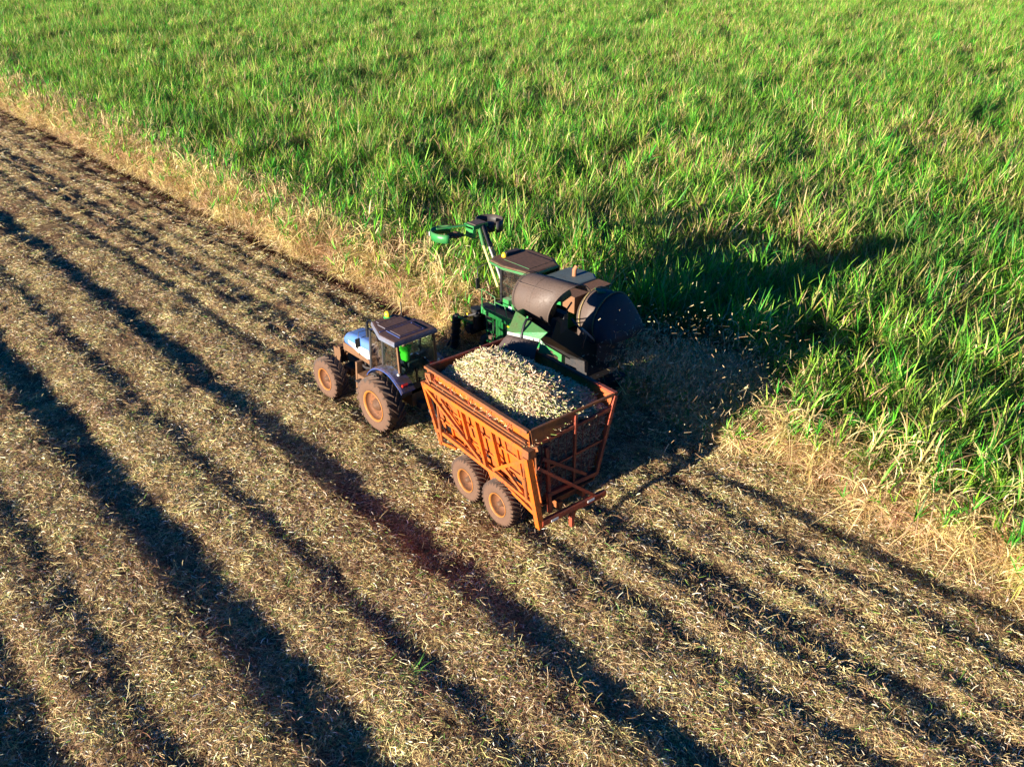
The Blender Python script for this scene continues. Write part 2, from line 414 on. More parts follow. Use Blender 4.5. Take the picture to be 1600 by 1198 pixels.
def blade(p0, th, ph, L, w, droop, seg=5, twist=0.0):
    p0 = np.asarray(p0, float); hd = np.array([math.cos(ph), math.sin(ph), 0]); d = hd*math.sin(th) + np.array([0, 0, math.cos(th)])
    s = np.linspace(0, 1, seg+1)
    pts = p0 + np.outer(s*L, d) + np.outer(droop*L*s**2.2, hd*.45 - np.array([0, 0, .8]))
    sv = np.array([-math.sin(ph+twist), math.cos(ph+twist), 0.0])
    ws = w*np.array([.55, 1, .95, .75, .5, .06, .03, .02])[:seg+1] if seg == 5 else w*np.linspace(1, .1, seg+1)
    side = np.outer(ws, sv*.9 + np.array([0, 0, .35*math.sin(twist*3)]))
    return pts, side/2

def jit(c, a, r=random):
    k = 1 + r.uniform(-a, a); return tuple(max(0, x*k*(1+r.uniform(-a*.4, a*.4))) for x in c)

GREENS = [(.12, .37, .02), (.21, .47, .03), (.045, .19, .02), (.32, .54, .06), (.14, .41, .025), (.07, .28, .025), (.035, .14, .018)]
TANS = [(.62, .46, .22), (.80, .63, .34), (.38, .25, .11), (.70, .54, .28), (.52, .36, .16)]
OCHRE = [(.42, .40, .09), (.50, .38, .14)]

def green_clump(k, live=.70):
    r = random.Random(100+k); P = []; K = []
    for st in range(6):
        bx, by = r.uniform(-.30, .30), r.uniform(-.34, .34); tp = r.uniform(1.15, 2.1); lx, ly = r.gauss(0, .16), r.gauss(0, .16)
        # stalk
        pts = np.array([[bx, by, 0], [bx+lx*.5, by+ly*.5, tp*.5], [bx+lx, by+ly, tp]]); P.append((pts, np.array([[.016, 0, 0]]*3))); K.append((.14, .13, .05))
        for b in range(9):
            f = b/9; z = tp*(.60+.40*f)
            th = R(r.uniform(4, 24) + 24*(1-f)); ph = r.uniform(0, 6.283); L = r.uniform(.7, 1.4)
            c = r.choice(GREENS) if r.random() < live else r.choice(OCHRE if r.random() < .6 else TANS)
            P.append(blade((bx+lx*z/tp, by+ly*z/tp, z), th, ph, L, r.uniform(.028, .052), r.choice([.05, .12, .2, .35, .7])*r.uniform(.7, 1.3), twist=r.uniform(-.9, .9))); K.append(jit(c, .3, r))
        for b in range(2):
            z = r.uniform(.3, 1.2)
            P.append(blade((bx, by, z), R(r.uniform(30, 80)), r.uniform(0, 6.283), r.uniform(.6, 1.0), .035, r.uniform(.5, 1.1), seg=5, twist=r.uniform(-1, 1))); K.append(jit(r.choice(TANS), .3, r))
    return ribbon_mesh('cane_clump', P, K, 'cane_leaf')

def dry_clump(k):
    r = random.Random(500+k); P = []; K = []
    for st in range(6):
        bx, by = r.uniform(-.35, .35), r.uniform(-.3, .3); tp = r.uniform(1.0, 1.9); lx, ly = r.gauss(0, .18), r.gauss(.05, .2)
        pts = np.array([[bx, by, 0], [bx+lx*.5, by+ly*.5, tp*.5], [bx+lx, by+ly, tp]]); P.append((pts, np.array([[.017, 0, 0]]*3))); K.append((.30, .22, .10))
        for b in range(11):
            z = r.uniform(.12, 1)*tp; ph = r.uniform(0, 6.283)
            P.append(blade((bx+lx*z/tp, by+ly*z/tp, z), R(r.uniform(10, 75)), ph, r.uniform(.55, 1.2), r.uniform(.026, .046), r.uniform(.35, 1.2), twist=r.uniform(-1.4, 1.4)))
            K.append(jit(r.choice(TANS) if r.random() < .9 else r.choice(OCHRE), .28, r))
        if r.random() < .25:
            for b in range(5):
                P.append(blade((bx+lx, by+ly, tp), R(r.uniform(5, 35)), r.uniform(0, 6.283), r.uniform(.6, 1.0), .045, r.uniform(.1, .5))); K.append(jit(r.choice(GREENS), .25, r))
    return ribbon_mesh('dry_clump', P, K, 'dry_leaf')

LITTER = [(.56, .39, .18), (.72, .53, .26), (.38, .24, .11), (.50, .38, .16), (.22, .12, .07), (.80, .64, .36), (.56, .45, .19), (.32, .18, .09)]
def litter_patch(k, n=105, rad=.34):
    r = random.Random(900+k); P = []; K = []
    for i in range(n):
        x, y = r.gauss(0, rad*.6), r.gauss(0, rad*.6); z = abs(r.gauss(0, .022)); a = r.uniform(0, 6.283)
        q = r.random()
        if q < .06: L, w, c = r.uniform(.06, .18), r.uniform(.012, .020), r.choice([(.70, .62, .44), (.76, .70, .54), (.55, .48, .34)])
        elif q < .14: L, w, c = r.uniform(.08, .18), .010, (.14, .24, .04)
        elif q < .30: L, w, c = r.uniform(.16, .32), r.uniform(.006, .010), r.choice(LITTER)
        else: L, w, c = r.uniform(.03, .15), r.uniform(.004, .010), r.choice(LITTER)
        d = np.array([math.cos(a), math.sin(a), r.uniform(-.35, .35)]); roll = r.gauss(0, .9)
        sv = np.array([-math.sin(a)*math.cos(roll), math.cos(a)*math.cos(roll), math.sin(roll)])*w/2
        bend = r.uniform(-.12, .12)*L
        c0 = np.array([x, y, z+.012])
        pts = np.array([c0 - d*L/2, c0 + np.array([-math.sin(a), math.cos(a), 0])*bend + np.array([0, 0, .015]), c0 + d*L/2])
        P.append((pts, np.array([sv, sv, sv*.6]))); K.append(jit(c, .25, r))
    return ribbon_mesh('litter_patch', P, K, 'straw')

V_green = variants('green_clumps', [green_clump(k) for k in range(12)] + [green_clump(k, .35) for k in range(12, 16)])
V_dry = variants('dry_clumps', [dry_clump(k) for k in range(8)])
V_litter = variants('litter_patches', [litter_patch(k) for k in range(10)])

# view frustum test (only what the picture could show, with a margin)
_r = _fw.cross(Vector((0, 0, 1))).normalized(); _u = _r.cross(_fw)
def in_view(P, mx=1.3, mtop=1.15, mbot=1.4):
    D = P - np.array(CAM); z = D @ np.array(_fw); x = (D @ np.array(_r))/z*1318.6/800; y = (D @ np.array(_u))/z*1318.6/599
    return (z > 1) & (np.abs(x) < mx) & (y < mtop) & (y > -mbot)

# ---- standing cane
def edge_y(x):
    """Y of the foot of the standing cane"""
    x = np.asarray(x, float)
    e = np.where(x > 2.9, -6.0 - .65*np.clip((x-3)/5, 0, 1), -8.05)
    e = np.where((x > -8.0) & (x <= 2.9), -8.75, e)
    e = e + .28*vnoise(x*.5, 0*x, 31) + np.where(x < -8, np.clip((-8-x)/9, 0, 1)*.75, 0)
    e = e - .7*np.exp(-((x+8.6)/1.3)**2)
    return e
def gap(x, y): return ((x+5.6)/3.1)**2 + ((y+9.6)/2.1)**2 < 1
pts = []; rot = []; scl = []; idx = []; dp = []; dr = []; dscl = []; di = []
rows_y = np.arange(-6.15, -215, -1.22); lean_axis = Vector((_h.x, _h.y, 0))
allx = []; ally = []
for iy, y0 in enumerate(rows_y):
    xx = np.arange(-75, 215, .46 if y0 > -40 else .60)
    xx = xx + rng.uniform(-.16, .16, len(xx)); yy = y0 + rng.normal(0, .17, len(xx))
    allx.append(xx); ally.append(yy)
allx = np.concatenate(allx); ally = np.concatenate(ally)
ok = in_view(np.stack([allx, ally, 0*allx+1.8], -1)) & (np.hypot(allx-CAM.x, ally-CAM.y) < 190)
allx, ally = allx[ok], ally[ok]
dist_edge = edge_y(allx) - ally                       # > 0 inside the field
keep = (dist_edge > 0) & ~gap(allx, ally)
allx, ally, dist_edge = allx[keep], ally[keep], dist_edge[keep]
zg = ground(allx, ally)
hn = .98 + .12*vnoise(allx*.12, ally*.12, 41) + .20*vnoise(allx*.55, ally*.55, 42)
sparse = vnoise(allx*.28, ally*.28, 43)
drift = vnoise(allx*.16, ally*.16, 44) + .45*vnoise(allx*.7, ally*.7, 45)
for px_, py_, pr_ in ((10.5, -27, 4.5), (3.5, -30, 3.5), (-3.5, -24, 3.0), (-9.5, -20.5, 2.5), (24, -44, 6), (0, -48, 5)):
    drift += 1.3*np.exp(-(((allx-px_)**2+(ally-py_)**2)/pr_**2))
    
for x, y, z, de, h_, sp_, dr_ in zip(allx, ally, zg, dist_edge, hn, sparse, drift):
    rnd = random.random()
    if sp_ < -.55: h_ *= .78
    if sp_ < -.45 and rnd < .25: continue
    lim = 1.75 + 1.3*min(1, max(0, (x-4)/22)) if x > 0 else 1.15
    tilt = Matrix.Rotation(random.gauss(.14, .11), 3, lean_axis) @ Matrix.Rotation(random.gauss(0, .08), 3, Vector((_r.x, _r.y, 0)))
    e = (tilt @ Matrix.Rotation(random.uniform(0, 6.283), 3, 'Z')).to_euler()
    if de < lim + random.gauss(0, .2):
        dp.append((x, y, z)); dr.append(tuple(e)); s_ = random.uniform(.85, 1.2); dscl.append((s_*.95, s_*.95, s_*(1.0 if de < .5 else 1.25))); di.append(random.randrange(8))
        if random.random() < .05:
            pts.append((x, y, z)); rot.append(tuple(e)); scl.append((.6, .6, .62)); idx.append(random.randrange(12))
        continue
    k_ = random.randrange(12)
    if dr_ > .55 and random.random() < .75: k_ = 12 + random.randrange(4); h_ *= .9
    g = min(1.0, .66 + .20*de) if x > 0 else min(1.0, .72 + .22*de)
    s_ = random.uniform(.85, 1.15)
    pts.append((x, y, z)); rot.append(tuple(e)); scl.append((s_, s_, s_*h_*g)); idx.append(k_)
# a second, lower fringe of dry leaves hanging on the outside of the first rows
for x in np.arange(-24, 80, .30):
    if -8.2 < x < 2.9: continue
    for q in range(2):
        xx = x + random.uniform(-.15, .15); yy = float(edge_y(xx)) - random.uniform(-.25, 1.6 if xx > 0 else .9)
        if gap(xx, yy): continue
        dp.append((xx, yy, float(ground(xx, yy)) - .05)); dr.append((random.gauss(0, .2), random.gauss(0, .2), random.uniform(0, 6.28)))
        s_ = random.uniform(.5, .95); dscl.append((s_*1.15, s_*1.15, s_)); di.append(random.randrange(8))
scatter('standing_cane', pts, rot, scl, idx, V_green, 'dense green standing sugar cane filling the field behind the machines')
scatter('dry_cane_leaves', dp, dr, dscl, di, V_dry, 'tan dry cane leaves hanging along the cut edge of the field')

# ---- straw litter on the cut ground
def litter_points(x0, x1, y0, y1, dens, sc0):
    n = int((x1-x0)*(y1-y0)*dens); x = rng.uniform(x0, x1, n); y = rng.uniform(y0, y1, n)
    ok = in_view(np.stack([x, y, 0*x], -1), 1.25, 1.1, 1.25) & (y > edge_y(x) - 1.2)
    x, y = x[ok], y[ok]
    ok = rng.uniform(0, 1, len(x)) > bare_amount(x, y)*.9
    x, y = x[ok], y[ok]
    e = .06; z = ground(x, y); gx = (ground(x+e, y)-ground(x-e, y))/(2*e); gy = (ground(x, y+e)-ground(x, y-e))/(2*e)
    P = np.stack([x, y, z], -1); Rr = []
    for a, b in zip(gx, gy):
        q = Vector((-a*.8, -b*.8, 1)).to_track_quat('Z', 'Y').to_matrix() @ Matrix.Rotation(random.uniform(0, 6.283), 3, 'Z')
        Rr.append(tuple(q.to_euler()))
    S = np.repeat(rng.uniform(.8, 1.25, len(x))[:, None]*sc0, 3, 1)
    return P, np.array(Rr), S, rng.integers(0, 10, len(x))
A = [litter_points(-24, 6, -12.5, 16, 12, 1.0), litter_points(6, 24, -8, 12, 8, 1.0), litter_points(24, 80, -9, 8, 3.5, 1.15)]
scatter('straw_litter', np.concatenate([a[0] for a in A]), np.concatenate([a[1] for a in A]), np.concatenate([a[2] for a in A]),
        np.concatenate([a[3] for a in A]), V_litter, 'chopped straw and cane scraps lying over the harvested ground')

# ---- sprigs of green regrowth in the stubble
def sprig(k, n=14, L=.45):
    r = random.Random(1500+k); P = []; K = []
    for b in range(n):
        P.append(blade((r.gauss(0, .05), r.gauss(0, .05), .0), R(r.uniform(25, 80)), r.uniform(0, 6.283), L*r.uniform(.5, 1.1), .018, r.uniform(.1, .5), twist=r.uniform(-.6, .6))); K.append(jit((.08, .19, .03), .3, r))
    return ribbon_mesh('green_sprig', P, K, 'dry_leaf')
for (x, y, L_, lab) in [(-4.55, 5.75, .65, 'green grass tuft sprouting from the stubble at lower left of the picture'), (-8.9, 5.15, .5, 'small green sprout beside the narrow shaded furrow near the bottom edge'),
                        (-17.1, -3.4, .5, 'green grass sprout in the stubble near the bottom right corner')]:
    o = bpy.data.objects.new('grass_tuft', sprig(int(L_*100), 16, L_)); C.objects.link(o); o.location = (x, y, float(ground(x, y))); tag(o, lab, 'grass')

# ------------------------------------------------------------------ wheels
def make_wheel(rad, width, rim_r, parent, name_loc, lugs=22, style='tractor', outward=1, rim='rim', dish_depth=.12, lip='rim_lip'):
    """axis along local y; outer face at +y*outward"""
    o_ = outward; hw = width/2; rb = rad*.925
    rim_mb = MB(); k = rim_r
    rim_mb.lathe([(k*.96, hw*.86*o_), (k*.92, hw*.70*o_), (k*.90, hw*(.8-dish_depth*4)*o_), (k*.80, (hw*.8-dish_depth)*o_), (k*.40, (hw*.8-dish_depth*.9)*o_)], 36)
    w = rim_mb.build('wheel', rim, parent); w.location = name_loc
    MB().lathe([(k*1.02, hw*.80*o_), (k*1.07, hw*.92*o_), (k*1.03, hw*.97*o_), (k*.97, hw*.90*o_), (k*.94, hw*.80*o_)], 36).build('rim_lip', lip, w)
    d = MB().lathe([(k*.42, (hw*.8-dish_depth*.9)*o_), (k*.38, (hw*.8-dish_depth*.5)*o_), (k*.26, (hw*.8-dish_depth*.4)*o_), (k*.22, (hw*.8)*o_), (.001, (hw*.8+.01)*o_)], 20)
    for b in range(8):
        a = b*math.pi/4; d.lathe([(.018, 0), (.018, .03), (.001, .03)], 6, c=(k*.60*math.cos(a), (hw*.8-dish_depth)*o_ - (0 if o_ > 0 else .03), k*.60*math.sin(a)))
    d.build('hub', 'rim_dark', w)
    t = MB()
    t.lathe([(k*1.0, hw*.78), (k*1.12, hw*.93), (rb*.80, hw*1.0), (rb*.93, hw*.94), (rb*.985, hw*.80)], 48, mi=0)
    t.lathe([(k*1.0, -hw*.78), (k*1.12, -hw*.93), (rb*.80, -hw*1.0), (rb*.93, -hw*.94), (rb*.985, -hw*.80)], 48, mi=0)
    t.lathe([(rb*.985, hw*.80), (rb, hw*.4), (rb, -hw*.4), (rb*.985, -hw*.80)], 48, mi=1)
    t.lathe([(k*1.0, hw*.78), (k*.97, 0), (k*1.0, -hw*.78)], 36, mi=1)
    for i in range(lugs):
        for sgn in (1, -1):
            a0_ = 2*math.pi*(i + (0 if sgn > 0 else .5))/lugs
            sweep = (.30 if style == 'tractor' else .36)*22/lugs*1.25
            rings = []; N_ = 4; lw = (.028 if style == 'tractor' else .022)*2*math.pi*rad/lugs/.27
            for j in range(N_+1):
                f = j/N_; y = sgn*hw*(.02 + .97*f); a = a0_ + sweep*f**.85*-1
                rt = rad*(1.0 - .018*f) if j < N_ else rad*.955
                rlow = rb*.95 if j < N_ else rb*.90
                da = lw/rad
                rings.append([(rlow*math.cos(a-da), y, rlow*math.sin(a-da)), (rlow*math.cos(a+da), y, rlow*math.sin(a+da)),
                              (rt*math.cos(a+da*.7), y, rt*math.sin(a+da*.7)), (rt*math.cos(a-da*.7), y, rt*math.sin(a-da*.7))])
            t.loft(rings, mi=1)
    t.build('tyre', ['tyre_side', 'tread'], w)
    return w

# ------------------------------------------------------------------ tractor
TC = -1.55                                     # centre line in Y
TO = (1.3, TC, 0)
trac = thing('tractor', 'blue tractor with a dusty brown cab roof pulling the orange trailer', 'tractor', TO)
def tb(mb, name, mat, parent=trac, **k): return mb.build(name, mat, parent, off=TO if parent in (trac,) or True else (0,0,0), **k)
# children of parts: parts have no own offset, so everything shares the tractor frame
rr, rf = .95, .77
WB = 2.9
for (wx, r_, w_, rim_, lug) in ((0, rr, .66, .50, 20), (WB, rf, .55, .38, 20)):
    yo = -.02 - w_/2
    wl_ = make_wheel(r_, w_, rim_, trac, (wx-TO[0], yo-TO[1], r_-.03), lug, 'tractor', 1, dish_depth=.14 if wx == 0 else .20)
    wr_ = make_wheel(r_, w_, rim_, trac, (wx-TO[0], (2*TC-yo)-TO[1], r_-.03), lug, 'tractor', -1, dish_depth=.14 if wx == 0 else .20)
def mir(y): return 2*TC - y
# chassis
mb = MB(); mb.span(-.5, 1.2, TC-.32, TC+.32, .65, 1.25); mb.span(1.2, 3.3, TC-.25, TC+.25, .6, 1.15)
mb.tube([(0, -.35, rr-.03), (0, mir(-.35), rr-.03)], .15, 12); mb.tube([(WB, -.3, rf-.03), (WB, mir(-.3), rf-.03)], .11, 10)
mb.span(WB-.25, WB+.25, TC-.6, TC+.6, rf-.15, rf+.12)
tb(mb, 'chassis', 'mud')
mb = MB(); mb.span(1.25, 3.05, TC-.27, TC+.27, 1.15, 1.45)
for i in range(5): mb.tube([(1.5+i*.3, TC+.3, 1.0), (1.5+i*.3, TC+.34, 1.5)], .04, 6)
mb.tube([(1.3, TC+.36, 1.3), (2.0, TC+.40, 1.15), (2.8, TC+.36, 1.25)], .05, 6)
tb(mb, 'engine', 'dark')
# hood: rounded-shoulder section lofted forward, nose lower
def hood_ring(x, w, zb, zt, r=.13):
    P = []
    for (sx, k0) in ((1, 0), (-1, 1)):
        a = [0, 25, 50, 75, 90]
        if sx < 0: a = a[::-1]
        for q in a:
            P.append((x, TC + sx*(w - r + r*math.cos(R(q))), zt - r + r*math.sin(R(q))))
    P = [(x, TC + w, zb)] + P[:] + [(x, TC - w, zb)]
    return P
mb = MB().loft([hood_ring(1.52, .50, 1.72, 2.26, .16), hood_ring(2.1, .49, 1.72, 2.22, .16), hood_ring(2.7, .47, 1.70, 2.15, .16), hood_ring(3.12, .43, 1.66, 2.04, .18), hood_ring(3.30, .36, 1.62, 1.88, .14)], smooth=True)
hood = tb(mb, 'hood', 'blue')
mb = MB().loft([[(1.54, TC+.512, 1.62), (1.54, TC+.512, 1.98), (1.54, TC+.496, 1.98), (1.54, TC+.496, 1.62)],
                [(2.3, TC+.500, 1.68), (2.3, TC+.500, 1.94), (2.3, TC+.485, 1.94), (2.3, TC+.485, 1.68)],
                [(2.86, TC+.470, 1.80), (2.86, TC+.470, 1.90), (2.86, TC+.455, 1.90), (2.86, TC+.455, 1.80)]])
tb(mb, 'white_stripe', 'white', hood)
mb = MB().loft([[(1.54, TC-.512, 1.62), (1.54, TC-.512, 1.98), (1.54, TC-.496, 1.98), (1.54, TC-.496, 1.62)],
         [(2.86, TC-.470, 1.80), (2.86, TC-.470, 1.90), (2.86, TC-.455, 1.90), (2.86, TC-.455, 1.80)]])
tb(mb, 'white_stripe', 'white', hood)
tb(MB().box((2.25, TC+.508, 1.84), (.12, .012, .05)), 'vent', 'black', hood)
tb(MB().beam((2.12, TC+.515, 1.60), (2.12, TC+.505, 2.06), .012, .02, (1, 0, 0)).box((2.12, TC, 2.225), (.02, .8, .014)), 'seam', 'black', hood)
mb = MB().span(1.5, 3.22, TC-.465, TC+.465, 1.42, 1.70)
tb(mb, 'side_panel', 'mud')
mb = MB().loft([hood_ring(3.24, .40, 1.25, 1.84, .12), hood_ring(3.36, .36, 1.28, 1.74, .10)])
for i in range(6): mb.span(3.36, 3.38, TC-.30, TC+.30, 1.30+i*.065, 1.33+i*.065)
tb(mb, 'grille', 'mud')
for s in (1, -1): tb(MB().lathe([(.07, 0), (.07, .04), (.001, .05)], 12, 'x', (3.37, TC+s*.24, 1.66)), 'headlight', 'steel')
mb = MB()
for i in range(9): mb.box((3.72, TC-.40+i*.10, 1.02), (.42, .085, .52)).box((3.60, TC-.40+i*.10, 1.32), (.14, .07, .10))
mb.span(3.25, 3.62, TC-.2, TC+.2, .85, 1.1)
tb(mb, 'front_weights', 'mud')
# exhaust beside the hood
mb = MB().tube([(2.05, TC+.18, 2.15), (2.05, TC+.18, 2.62)], .065, 12).tube([(2.05, TC+.18, 2.62), (2.02, TC+.18, 2.75)], .045, 10)
tb(mb, 'exhaust', 'black')
# steps and tank
mb = MB().span(1.02, 1.60, -1.02, -.55, .68, 1.30)
tb(mb, 'fuel_tank', 'mud')
mb = MB().beam((1.66, -.62, .55), (1.60, -.66, 1.72), .22, .09, (1, 0, 0))
tb(mb, 'front_mudguard_stay', 'mud')
for z in (.55, .85, 1.15): tb(MB().span(.98, 1.42, -.60, -.34, z, z+.04), 'step', 'dark')
# fenders: arch over the rear wheels
def fender(sgn):
    rings = []
    for a in np.linspace(146, 34, 14):
        rad_ = rr+.17 + (.04 if a > 136 else 0)
        x = -rad_*math.cos(R(a))*-1; z = rr-.03+rad_*math.sin(R(a))
        x = rad_*math.cos(R(a))
        y0, y1 = (-.50, -1.04) if sgn > 0 else (mir(-.50), mir(-1.04))
        n = Vector((math.cos(R(a)), 0, math.sin(R(a))))*.03
        rings.append([(x, y0, z-.035), (x, y0, z), (x, y0+(y1-y0)*.12, z+.03), (x, y1, z+.02), (x, y1, z-.02), (x, y0+(y1-y0)*.12, z-.012)])
    return MB().loft(rings, smooth=False)
for s in (1, -1):
    f = tb(fender(s), 'fender', 'blue_dusty')
    yy = -.62 if s > 0 else mir(-.62)
    tb(MB().box((-.86, yy-.1*s, 1.78), (.07, .20, .09), (0, -.6, 0)), 'tail_light', 'red_lamp', f)
    tb(MB().lathe([(.05, 0), (.06, .05), (.001, .07)], 10, 'z', (-.50, yy-.15*s, 1.96)), 'work_light', 'steel', f)
# cab structure
x0, x1 = -.52, 1.12; yl, yr = TC+.72, TC-.72; zb, zt = 1.58, 2.92
xf = 1.38
mb = MB().span(x0+.02, 1.30, yr, yl, 1.12, 1.42)
tb(mb, 'cab_floor', 'dark')
pil = [((x0, yl, 1.45), (x0+.10, yl-.02, zt)), ((x0, yr, 1.45), (x0+.10, yr+.02, zt)), ((xf-.10, yl-.08, 1.35), (x1+.05, yl-.10, zt)), ((xf-.10, yr+.08, 1.35), (x1+.05, yr+.10, zt)),
       ((.42, yl+.01, 1.40), (.34, yl, zt)), ((.42, yr-.01, 1.40), (.34, yr, zt))]
for i, (a, b) in enumerate(pil): tb(MB().beam(a, b, .075, .075, (1, 0, 0)), 'pillar', 'mud' if i < 2 else 'dark')
# panes
def pane(pts, name='window_pane', mat='glass', parent=trac):
    return tb(MB().sheet(pts, .012), name, mat, parent)
pane([(x0+.07, yl, 1.60), (.38, yl, 1.60), (.32, yl-.01, 2.88), (x0+.12, yl-.01, 2.88)])
pane([(.47, yl-.01, 1.48), (xf-.16, yl-.07, 1.48), (x1, yl-.09, 2.88), (.40, yl-.01, 2.88)])
pane([(x0+.07, yr, 1.60), (.38, yr, 1.60), (.32, yr+.01, 2.88), (x0+.12, yr+.01, 2.88)])
pane([(.47, yr+.01, 1.48), (xf-.16, yr+.07, 1.48), (x1, yr+.09, 2.88), (.40, yr+.01, 2.88)])
pane([(x0-.01, yl-.05, 1.50), (x0-.01, yr+.05, 1.50), (x0+.08, yr+.07, 2.88), (x0+.08, yl-.07, 2.88)])
pane([(xf-.08, yl-.13, 1.42), (xf-.08, yr+.13, 1.42), (x1+.06, yr+.14, 2.88), (x1+.06, yl-.14, 2.88)], 'windshield')
tb(MB().span(x0-.03, x0+.03, yr+.03, yl-.03, 1.38, 1.50).span(x0-.04, x0+.02, TC-.02, TC+.02, 1.5, 1.62), 'rear_sill', 'dark')
tb(MB().box((x0-.01, TC+.1, 1.75), (.03, .05, .5)), 'wiper', 'black')
# roof
rout = [(-.46, TC+.84), (.34, TC+.86), (.95, TC+.62), (1.38, TC+.44), (1.38, TC-.44), (.95, TC-.62), (.34, TC-.86), (-.46, TC-.84)]
def rring(k, z): return [(x*1.0 if k == 1 else .42+(x-.42)*k, TC+(y-TC)*k, z) for x, y in rout]
mb = MB().loft([rring(.94, 2.90), rring(1, 2.94), rring(1, 3.03), rring(.965, 3.09), rring(.90, 3.10)])
roof = tb(mb, 'roof', 'roof')
tb(MB().span(-.22, .34, TC-.40, TC+.44, 3.08, 3.135), 'hatch', 'roof', roof, bevel=.02)
tb(MB().span(-.30, .42, TC-.48, TC-.43, 3.09, 3.125).span(-.30, .42, TC+.47, TC+.52, 3.09, 3.125).span(-.30, -.25, TC-.43, TC+.47, 3.09, 3.125).span(.37, .42, TC-.43, TC+.47, 3.09, 3.125), 'hatch_frame', 'blue_dusty', roof)
tb(MB().span(.56, .98, TC-.46, TC+.46, 3.09, 3.13).span(1.05, 1.2, TC-.36, TC+.36, 3.09, 3.12), 'roof_panel', 'roof', roof, bevel=.015)
tb(MB().beam((.48, TC+.72, 3.105), (.48, TC-.72, 3.105), .035, .03), 'roof_rib', 'blue_dusty', roof)
for s in (1, -1):
    tb(MB().box((1.36, TC+s*.30, 2.99), (.06, .20, .09)), 'work_light', 'steel', roof)
    tb(MB().tube([(1.25, TC+s*.55, 2.9), (1.35, TC+s*.95, 2.88), (1.38, TC+s*1.0, 2.55)], .014, 6).box((1.38, TC+s*1.0, 2.5), (.04, .17, .30)), 'mirror', 'black')
bcx, bcy = 1.24, TC-.13
beac = tb(MB().lathe([(.14, 0), (.14, .04), (.11, .09), (.001, .10)], 16, 'z', (bcx, bcy, 3.05)), 'beacon', 'beacon_green', roof)
tb(MB().lathe([(.085, .0), (.105, .05), (.10, .11), (.06, .17), (.001, .19)], 16, 'z', (bcx, bcy, 3.14)), 'beacon_lens', 'yellow', beac)
tb(MB().tube([(1.10, TC-.58, 2.95), (1.12, TC-.60, 3.55)], .022, 8), 'antenna', 'dark', roof)
# inside: seat, wheel, console
tb(MB().span(-.12, .42, TC-.26, TC+.26, 1.78, 1.90).box((-.22, TC, 1.98), (.08, .40, .26), (0, -.12, 0)).span(.1, .4, TC-.18, TC+.18, 1.4, 1.80), 'seat', 'seat')
tb(MB().tube([(1.2, TC, 1.4), (1.0, TC, 2.02)], .04, 8), 'steering_column', 'black')
sw = MB(); ring = [(Vector((.98, TC, 2.05)) + Matrix.Rotation(-.5, 3, 'Y') @ Vector((.19*math.cos(a), .19*math.sin(a), 0))) for a in np.linspace(0, 2*math.pi, 25)]
sw.tube(ring, .016, 6).beam(ring[0], ring[12], .03, .02).beam(ring[6], ring[18], .03, .02); tb(sw, 'steering_wheel', 'black')
tb(MB().box((.22, yl-.20, 1.84), (.30, .16, .20), (0, .3, .1)).span(.0, .5, yl-.30, yl-.10, 1.42, 1.74).box((.40, yl-.22, 2.0), (.05, .12, .14)), 'control_console', 'mint')
tb(MB().span(-.1, .6, yr+.08, yr+.30, 1.42, 1.80), 'side_console', 'black')
# hitch
tb(MB().beam((-.45, TC, .62), (-2.05, TC, .60), .14, .10).box((-.75, TC, .78), (.25, .5, .2)), 'drawbar', 'dark')

# ------------------------------------------------------------------ driver
def skin_body(name, joints, edges, radii, mat, root=0, sub=2):
    me = bpy.data.meshes.new(name); me.from_pydata(joints, edges, [])
    o = bpy.data.objects.new(name, me); C.objects.link(o)
    sk = o.modifiers.new('skin', 'SKIN')
    if not me.skin_vertices: bpy.context.view_layer.objects.active = o
    lay = me.skin_vertices[0] if me.skin_vertices else None
    if lay is None:
        bpy.context.view_layer.objects.active = o; o.select_set(True); bpy.ops.object.skin_root_mark; 
    for i, r_ in enumerate(radii): me.skin_vertices[0].data[i].radius = (r_[0], r_[1]) if isinstance(r_, tuple) else (r_, r_)
    for i in range(len(joints)): me.skin_vertices[0].data[i].use_root = (i == root)
    s_ = o.modifiers.new('sub', 'SUBSURF'); s_.levels = sub; s_.render_levels = sub
    sk.use_smooth_shade = True; me.materials.append(M[mat]); return o
def sph(mb, c, r, n=14, sc_=(1, 1, 1)):
    rings = []
    for i in range(1, n): 
        t = math.pi*i/n; rings.append([(c[0]+r*sc_[0]*math.sin(t)*math.cos(a), c[1]+r*sc_[1]*math.sin(t)*math.sin(a), c[2]+r*sc_[2]*math.cos(t)) for a in np.linspace(0, 2*math.pi, 16, endpoint=False)])
    return mb.loft(rings, smooth=True)
PX, PY, PZ = .05, TC+.10, 2.00
driver = thing('person', 'driver in a bright green shirt seated inside the blue tractor cab', 'person', (PX, PY, PZ))
shirt_o = skin_body('shirt', [(0, 0, .02), (.0, 0, .20), (.02, 0, .40), (.03, 0, .52), (.04, .20, .50), (.16, .27, .30), (.04, -.20, .50), (.16, -.27, .30), (.03, 0, .57)],
    [(0, 1), (1, 2), (2, 3), (3, 4), (4, 5), (3, 6), (6, 7), (3, 8)], [(.17, .14), (.19, .15), (.21, .15), (.15, .12), (.075, .07), (.055, .055), (.075, .07), (.055, .055), (.06, .06)], 'shirt')
shirt_o.parent = driver
